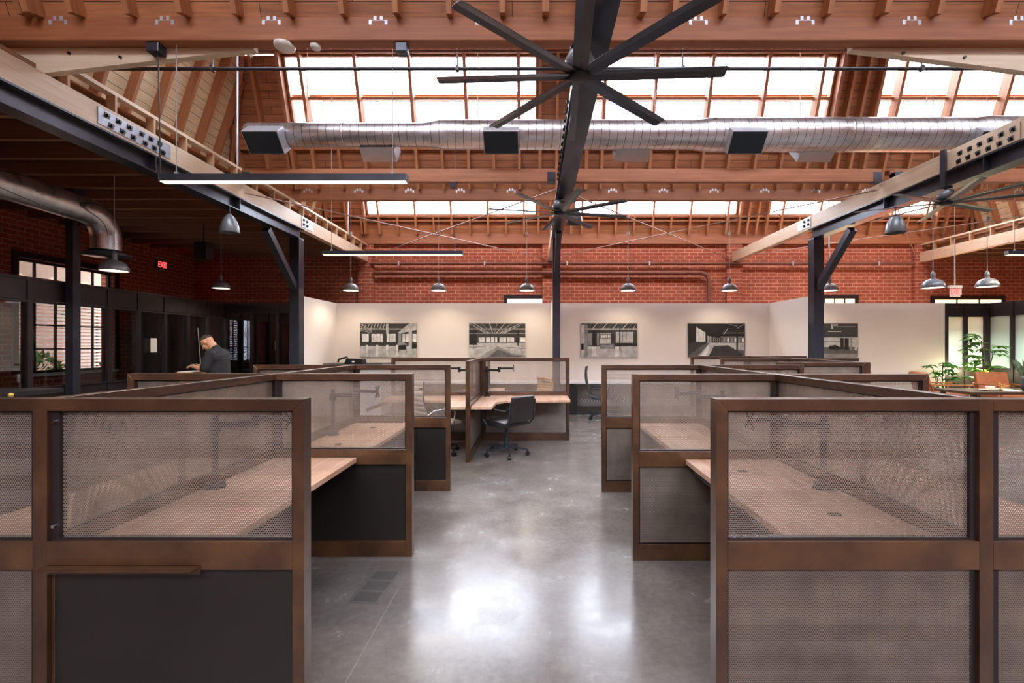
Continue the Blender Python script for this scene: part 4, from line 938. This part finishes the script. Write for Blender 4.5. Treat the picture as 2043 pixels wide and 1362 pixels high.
# ------------------------------------------------------------------ white counter along the wall
def counter(x0, x1, lb, z=.72, mat='white_lam'):
    e = empty('wall_counter', ((x0+x1)/2, 10.45, 0), 0, lb, 'counter', 'white wall counters'); h = (x1-x0)/2
    MB().box(-h, h, -.35, .33, z-.035, z).build('countertop', mat, e, bevel=.003)
    m = MB()
    for x in (-h+.02, h-.06): m.box(x, x+.04, -.32, .30, 0, z-.035)
    m.box(-h, h, -.33, -.30, .03, .06); m.build('support_frame', 'steel', e)
    MB().box(-h+.06, h-.06, -.318, -.312, .06, z-.04).build('wire_screen', 'expanded', e)
counter(.55, 5.5, 'white counter with wire mesh front under the third and fourth pictures'); counter(-3.0, .3, 'white counter left of the middle column under the second picture')
MB().box(.62, .95, 10.2, 10.6, 0.0, .64).build('pedestal_cabinet', 'black'); tag(bpy.data.objects['pedestal_cabinet'], 'black pedestal cabinet under the white counter', 'cabinet')
# tall counter with printer at the left end
e = empty('bar_counter', (-4.0, 10.35, 0), 0, 'tall dark topped counter under the first picture', 'counter')
MB().box(-.65, .65, -.36, .36, 1.10, 1.14).build('countertop', 'steel', e); MB().box(-.6, .6, -.3, .34, 0, 1.10).build('cabinet_body', 'white_lam', e)
e = empty('desk_phone', (-4.15, 10.1, 1.14), 0, 'black office machine on the tall counter by the column', 'printer')
MB().prism([(-.05, 0), (.38, 0), (.36, .1), (.0, .11)], -.1, .12).build('body', 'black', e, bevel=.01); MB().tube([(-.22, 0, .03), (-.2, 0, .09), (-.1, 0, .12), (-.02, 0, .14), (.0, 0, .1)], .022, 10).build('paper_tray', 'black', e)
MB().box(.13, .19, -.104, -.101, .03, .06).build('badge', 'paper', e)
tag(e, 'black office machine on the tall counter by the left column', 'office machine')

# ------------------------------------------------------------------ lounge
XG2 = 10.8; lf = empty('frosted_partition'); MB().box(9.74, XG2-.03, 10.82, 10.9, 2.22, H8).build('header', 'mullion', lf); MB().box(9.74, XG2-.03, 10.82, 10.9, 0, 1.02).build('base_panel', 'mullion', lf)
tag(lf, 'dark framed frosted glass partition behind the lounge plants', 'partition', None, 'thing')
for x in (9.78, 10.24, XG2-.07): MB().box(x-.04, x+.04, 10.80, 10.92, 0, H8).build('mullion', 'mullion', lf)
for a, b in ((9.8, 10.2), (10.28, 10.71)): MB().box(a, b, 10.855, 10.865, 1.02, 2.22).build('frosted_pane', 'frost', lf)
ls = empty('frosted_partition'); MB().box(XG2, XG2+.08, 6.0, 10.9, 2.22, H8).build('header', 'mullion', ls); MB().box(XG2, XG2+.08, 6.0, 10.9, 0, 1.02).build('base_panel', 'mullion', ls); tag(ls, 'dark framed frosted glass partition running toward the camera at the picture edge', 'partition', None, 'thing')
yy = [10.86, 10.3, 9.74, 9.18, 8.62, 8.06, 7.5, 6.9, 6.3]
for y in yy: MB().box(XG2-.02, XG2+.1, y-.035, y+.035, 0, H8).build('mullion', 'mullion', ls)
for a, b in zip(yy[1:], yy[:-1]): MB().box(XG2+.035, XG2+.045, a+.035, b-.035, 1.02, 2.22).build('frosted_pane', 'frost', ls)
def area(nm, loc, rot, sx, sy, e, c):
    l = bpy.data.lights.new(nm, 'AREA'); l.shape = 'RECTANGLE'; l.size = sx; l.size_y = sy; l.energy = e; l.color = c
    o = bpy.data.objects.new(nm, l); col.objects.link(o); o.location = loc; o.rotation_euler = rot
area('frosted_room_light', (10.3, 12.2, 2.4), (math.radians(20), 0, 0), 2.2, .5, 170, (1, .97, .88))
area('frosted_room_light', (12.2, 9.2, 2.4), (0, math.radians(-20), 0), .5, 3.5, 170, (1, .97, .88))
def armchair(x, y, rz, lb):
    e = empty('lounge_armchair', (x, y, 0), rz, lb, 'armchair', 'tan leather armchairs')
    soft_box(-.3, .3, -.28, .32, .42, .56, 'seat_cushion', 'tan', e, .04)
    o = soft_box(-.3, .3, -.06, .06, 0, .46, 'back_cushion', 'tan', e, .04); o.location = (0, -.33, .52); o.rotation_euler = (math.radians(14), 0, 0)
    for s in (-1, 1):
        MB().bar((s*.35, -.38, .72), (s*.35, .36, .72), .06, .025).build('armrest', 'oak', e)
        for yq in (-.33, .3): MB().frustum((s*.35, yq, .0), (s*.35, yq*.95, .71), .014, .022, 10).build('leg', 'oak', e)
    MB().bar((-.35, -.3, .40), (.35, -.3, .40), .03, .04).bar((-.35, .28, .40), (.35, .28, .40), .03, .04).bar((-.33, -.3, .4), (-.33, .28, .4), .03, .04).bar((.33, -.3, .4), (.33, .28, .4), .03, .04).build('seat_rail', 'oak', e)
armchair(8.72, 9.75, math.radians(-105), 'tan leather armchair with timber arms against the white wall'); armchair(9.75, 9.4, math.radians(170), 'tan leather armchair facing the table in front of the plants')
def table():
    e = empty('lounge_table', (8.9, 8.1, 0), 0, 'dark timber table at the picture edge, carrying plates and a vase', 'table')
    MB().box(-1.45, 1.45, -.35, .40, .70, .745).build('tabletop', 'walnut', e, bevel=.004)
    for sx in (-1, 1):
        for sy in (-.27, .32): MB().box(sx*1.35-.03, sx*1.35+.03, sy-.03, sy+.03, 0, .70).build('leg', 'walnut', e)
table()
def plate_(x, y, r, lb, z=.745):
    tag(MB().lathe([(0, .003), (r*.6, .002), (r, .016), (r, .02), (r*.6, .009), (0, .008)], c=(x, y, z), n=28).build('plate', 'plate'), lb, 'plate', 'cream plates on the table')
plate_(8.02, 8.05, .13, 'cream plate below the small gold branches'); plate_(8.38, 8.14, .13, 'cream plate nearest the dark vase')
tag(MB().lathe([(0, 0), (.035, 0), (.06, .03), (.065, .06), (.06, .06), (.054, .03), (0, .01)], c=(8.05, 8.05, .765), n=24).build('bowl', 'plate'), 'small cream bowl on the left plate', 'bowl')
gb = empty('gold_branch', (8.2, 8.02, .745), 0, 'curling gold twig ornament standing between the plates', 'ornament')
rr = random.Random(5); m = MB()
for k in range(5):
    a = rr.uniform(-1, 1); pts = [(0, 0, 0)]
    for j in range(1, 8): t = j/7; pts.append((a*.16*t+.03*math.sin(t*5+k), .04*math.sin(k+t), .14*math.sin(t*2.2)*(1-.1*k)))
    m.tube(pts, .003, 6)
m.build('twigs', 'gold', gb)
bk = tag(MB().box(8.2, 8.42, 7.86, 7.98, .745, .76).build('magazine', 'paper'), 'pale magazine lying in front of the plates', 'magazine')
def leafm(m, p, d, L, W_, droop=.3, up=Vector((0, 0, 1))):
    d = Vector(d).normalized(); s = d.cross(up)
    s = s.normalized() if s.length > .01 else Vector((1, 0, 0)); pts = []
    for i in range(5):
        t = i/4; c = Vector(p)+d*L*t-Vector((0, 0, 1))*droop*L*t*t; w_ = W_*math.sin(PI*min(1, .12+t*.88))*(1 if i < 4 else 0)
        pts.append((c-s*w_, c+Vector((0, 0, -.15*w_)), c+s*w_))
    V = [q for tr in pts for q in tr]; F = []
    for i in range(4):
        for j in range(2): F.append((i*3+j, i*3+j+1, i*3+j+4, i*3+j+3))
    m.add(V, F, 0, True)
def aralia(x, y, z0, H_, spread, n, lb, mat, pot_r, pot_h, seed):
    rr = random.Random(seed); e = empty('potted_plant', (x, y, z0), 0, lb, 'plant', 'lounge plants'); st = MB(); lv = MB()
    for k in range(3):
        dx, dy = rr.uniform(-.05, .05), rr.uniform(-.05, .05)
        st.tube([(dx, dy, pot_h-.03), (dx*2, dy*2, pot_h+H_*.5), (dx*3, dy*3, pot_h+H_*(.9-.12*k))], .01, 6)
    for k in range(n):
        h = pot_h+H_*(.12+.88*(k/n)); a = rr.uniform(0, 2*PI); rad_ = spread*rr.uniform(.45, 1)*(1-.35*max(0, k/n-.6)); el = rr.uniform(.0, .5)
        c = Vector((math.cos(a)*rad_, math.sin(a)*rad_, h+rad_*el)); st.tube([(0, 0, h-.08), (c.x*.5, c.y*.5, h+.03), tuple(c)], .004, 5)
        for j in range(8):
            b = a+(j-3.5)*.62; leafm(lv, c, (math.cos(b), math.sin(b), rr.uniform(-.1, .35)), spread*rr.uniform(.48, .7), spread*.12, rr.uniform(.3, .65))
    st.build('stem', 'trunk', e); lv.build('leaves', mat, e)
    MB().lathe([(0, 0), (pot_r*.75, 0), (pot_r, pot_h), (pot_r*.92, pot_h), (pot_r*.85, pot_h-.04), (0, pot_h-.04)], n=28).build('pot', 'pot', e); MB().lathe([(0, pot_h-.035), (pot_r*.87, pot_h-.035)], n=20).build('soil', 'soil', e)
aralia(10.15, 10.25, 0, 1.28, .34, 26, 'tall bright green plant with fingered leaves behind the tan chair', 'leaf', .2, .5, 3)
aralia(9.3, 10.4, 0, .75, .26, 26, 'lower bushy green plant between the two tan chairs', 'leaf2', .18, .4, 9)
sv = empty('snake_plant', (8.66, 8.0, .745), 0, 'grey green snake plant in a dark ribbed vase on the table', 'plant', 'lounge plants')
m = MB(); rr = random.Random(8)
for k in range(16):
    a = k*2.4; t = .25+.5*(k % 4)/4; leafm(m, (math.cos(a)*.02, math.sin(a)*.02, .22), (math.cos(a)*t, math.sin(a)*t, 1), .38, .035, .05, up=Vector((-math.sin(a), math.cos(a), .1)))
m.build('leaves', 'leaf3', sv); MB().lathe([(0, 0), (.06, 0), (.085, .04), (.09, .2), (.08, .26), (.07, .26), (.07, .2), (0, .18)], n=20).build('vase', 'pot', sv)
l = bpy.data.lights.new('plant_uplight', 'POINT'); l.energy = 34; l.color = (1, .9, .55); l.shadow_soft_size = .08
o = bpy.data.objects.new('plant_uplight', l); col.objects.link(o); o.location = (10.2, 10.5, .95)
ul = empty('uplight', (10.05, 10.6, 0), 0, 'small black uplight on the floor behind the tall plant', 'lamp'); MB().lathe([(0, 0), (.06, 0), (.07, .12), (0, .12)], n=18).build('housing', 'black', ul); MB().lathe([(0, .122), (.055, .122)], n=18).build('lens', 'bulb', ul)

# ------------------------------------------------------------------ floor box
M['lidgrey'] = flat('floor_lid_grey', (92, 88, 86), .35, 0, .15)
fb = empty('floor_box', (-1.02, 2.93, 0), math.radians(-4), 'grey recessed floor box with two lids left of the aisle', 'floor box')
M['boxgrey'] = flat('worn_grey_metal', (128, 124, 120), .4, .4, .1)
m = MB().box(-.1, .1, -.2, .2, 0, .002); m.build('lid_frame', 'boxgrey', fb)
for y in (-.13, 0, .13): MB().box(-.075, .075, y-.05, y+.05, .002, .0035).build('lid', 'lidgrey', fb)

# ------------------------------------------------------------------ person
def remesh(o, v):
    md = o.modifiers.new('r', 'REMESH'); md.mode = 'VOXEL'; md.voxel_size = v; md.use_smooth_shade = True
    m2 = o.modifiers.new('s', 'SMOOTH'); m2.iterations = 3; m2.factor = .5
def person():
    e = empty('person', (-5.28, 7.6, 0), 0, 'person in a black polo shirt reading papers at the stand, head bowed', 'person')
    b = MB()                                     # faces local -x
    hd = Vector((-.185, 0, 1.59)); tilt = Matrix.Rotation(math.radians(-38), 3, 'Y')
    def H(p): return hd + tilt @ Vector(p)
    b.ball(H((.012, 0, .03)), (.098, .078, .095), 20, rot=tilt)           # skull
    b.ball(H((-.035, 0, -.045)), (.062, .058, .085), 18, rot=tilt)        # face
    b.ball(H((-.062, 0, -.10)), (.03, .032, .028), 12, rot=tilt)          # chin
    b.cap(H((-.092, 0, .0)), H((-.118, 0, -.038)), .010, .015)            # nose
    b.ball(H((-.092, 0, -.068)), (.012, .026, .009), 10, rot=tilt)        # lips
    b.ball(H((-.086, 0, .018)), (.014, .052, .012), 10, rot=tilt)         # brow
    for s in (-1, 1):
        b.ball(H((.012, s*.08, -.005)), (.022, .010, .033), 12, rot=tilt) # ear
        b.ball(H((-.066, s*.04, -.035)), (.025, .022, .025), 10, rot=tilt)
    b.cap(H((.03, 0, -.05)), (-.03, 0, 1.45), .066, .075)                  # neck
    b.cap((-.03, 0, 1.34), (.0, 0, 1.0), .13, .13)
    b.cap((.0, -.09, .95), (0, .09, .95), .12, .12)
    for s in (-1, 1):
        sh = (-.02, s*.19, 1.40); el = (-.06, s*.25, 1.13); wr = (-.33, s*.10, 1.20)
        b.cap((-.02, s*.1, 1.40), sh, .06, .062); b.cap(sh, el, .055, .043); b.cap(el, wr, .044, .027)
        pm = Vector((-.385, s*.075, 1.205)); b.cap(wr, pm, .027, .026); b.ball(pm, (.042, .034, .018), 14)
        for k in range(4):
            y = s*(.045+.02*k); L = (.052, .062, .058, .045)[k]; p0 = Vector((-.415, y, 1.205)); p1 = p0+Vector((-L*.8, -s*.006, -.012)); p2 = p1+Vector((-L*.3, -s*.008, -.026))
            b.cap(p0, p1, .0088, .008, 10); b.cap(p1, p2, .008, .007, 10)
        b.cap((-.37, s*.045, 1.215), (-.405, s*.02, 1.235), .0105, .009, 10); b.cap((-.405, s*.02, 1.235), (-.43, s*.012, 1.232), .009, .008, 10)
        b.cap((0, s*.1, .93), (-.01, s*.11, .5), .085, .056); b.cap((-.01, s*.11, .5), (.02, s*.11, .09), .053, .036); b.cap((.02, s*.11, .06), (-.12, s*.12, .035), .038, .03)
    body = b.build('body', 'skin', e); remesh(body, .0065)
    t = MB()
    t.ball((-.035, 0, 1.30), (.165, .215, .15), 22); t.ball((-.045, 0, 1.12), (.20, .21, .2), 22); t.ball((-.02, 0, .98), (.18, .20, .13), 22); t.ball((.03, 0, 1.36), (.11, .19, .1), 18)
    t.cap((-.03, 0, 1.28), (-.035, 0, 1.02), .19, .205); t.cap((.0, -.09, 1.33), (.0, .09, 1.33), .12, .12)
    t.cap((-.02, -.1, 1.43), (-.02, .1, 1.43), .068, .068); t.cap((-.03, 0, 1.44), (-.05, 0, 1.478), .084, .082)
    for s in (-1, 1): t.cap((-.02, s*.17, 1.40), (-.055, s*.245, 1.17), .082, .072)
    sh = t.build('polo_shirt', 'shirt', e); remesh(sh, .01)
    q = MB().ball((0, 0, .93), (.165, .185, .12), 20)
    for s in (-1, 1): q.cap((0, s*.1, .90), (-.01, s*.11, .5), .105, .078); q.cap((-.01, s*.11, .5), (.02, s*.11, .09), .076, .066)
    tr = q.build('trousers', 'trouser', e); remesh(tr, .01)
    for s in (-1, 1):
        k = MB().ball((-.06, s*.115, .04), (.15, .05, .045), 16).ball((.03, s*.115, .055), (.06, .045, .055), 14).box(-.2, .085, s*.115-.045, s*.115+.045, 0, .02).build('shoe', 'black', e); remesh(k, .008)
    h = MB().ball(H((.018, 0, .052)), (.094, .076, .082), 20, rot=tilt).ball(H((-.02, 0, .078)), (.072, .064, .050), 16, rot=tilt)
    hh = h.build('hair', 'hair', e); remesh(hh, .008)
    g_ = MB()
    for s in (-1, 1):
        g_.tube([tuple(H((-.098, s*.034+.022*math.cos(a), -.012+.016*math.sin(a)))) for a in [i*PI/6 for i in range(13)]], .0022, 6)
        g_.tube([tuple(H((-.096, s*.056, -.008))), tuple(H((.0, s*.084, .0)))], .0022, 6)
    g_.build('glasses', 'black', e)
person()
ph = MB().box(-.04, .04, -.075, .075, -.004, .004).build('phone', 'black', bevel=.003); ph.location = (-5.70, 7.6, 1.232); ph.rotation_euler = (0, math.radians(-15), 0); tag(ph, 'small black phone held in both hands of the person', 'phone')
pd = empty('podium', (-5.76, 7.66, 0), 0, 'timber reading stand in front of the person', 'stand')
MB().box(-.13, .13, -.22, .25, 1.06, 1.10).build('top', 'podium', pd); MB().box(-.1, .1, -.16, .18, .03, 1.06).build('body', 'podium', pd); MB().box(-.13, .13, -.2, .22, 0, .03).build('base', 'podium', pd)
pp = MB().box(-.12, .12, -.18, .16, 0, .012).build('paper_stack', 'paper'); pp.location = (-5.76, 7.66, 1.10); tag(pp, 'white sheets of paper lying on the timber stand', 'papers')
ws = empty('leaning_pole', (-6.28, 8.6, 0), 0, 'slim grey pole leaning behind the person', 'pole'); MB().tube([(.06, 0, 0), (-.09, 0, 1.87)], .007, 8).build('pole', 'greycord', ws)
# low bench edge by the glass at the left picture edge
bt = empty('stair_rail', (-4.52, 4.1, 0), 0, 'dark cabinet top with brass knob near the glass partition', 'cabinet')
MB().box(-1.2, .02, -.3, .25, 1.1, 1.14).build('cabinet_top', 'black', bt); MB().box(-1.15, -.03, -.25, .2, 0, 1.1).build('cabinet_body', 'dark', bt); MB().ball((.03, -.2, 1.12), .02, 10).build('knob', 'gold', bt); bt.name = 'storage_cabinet'
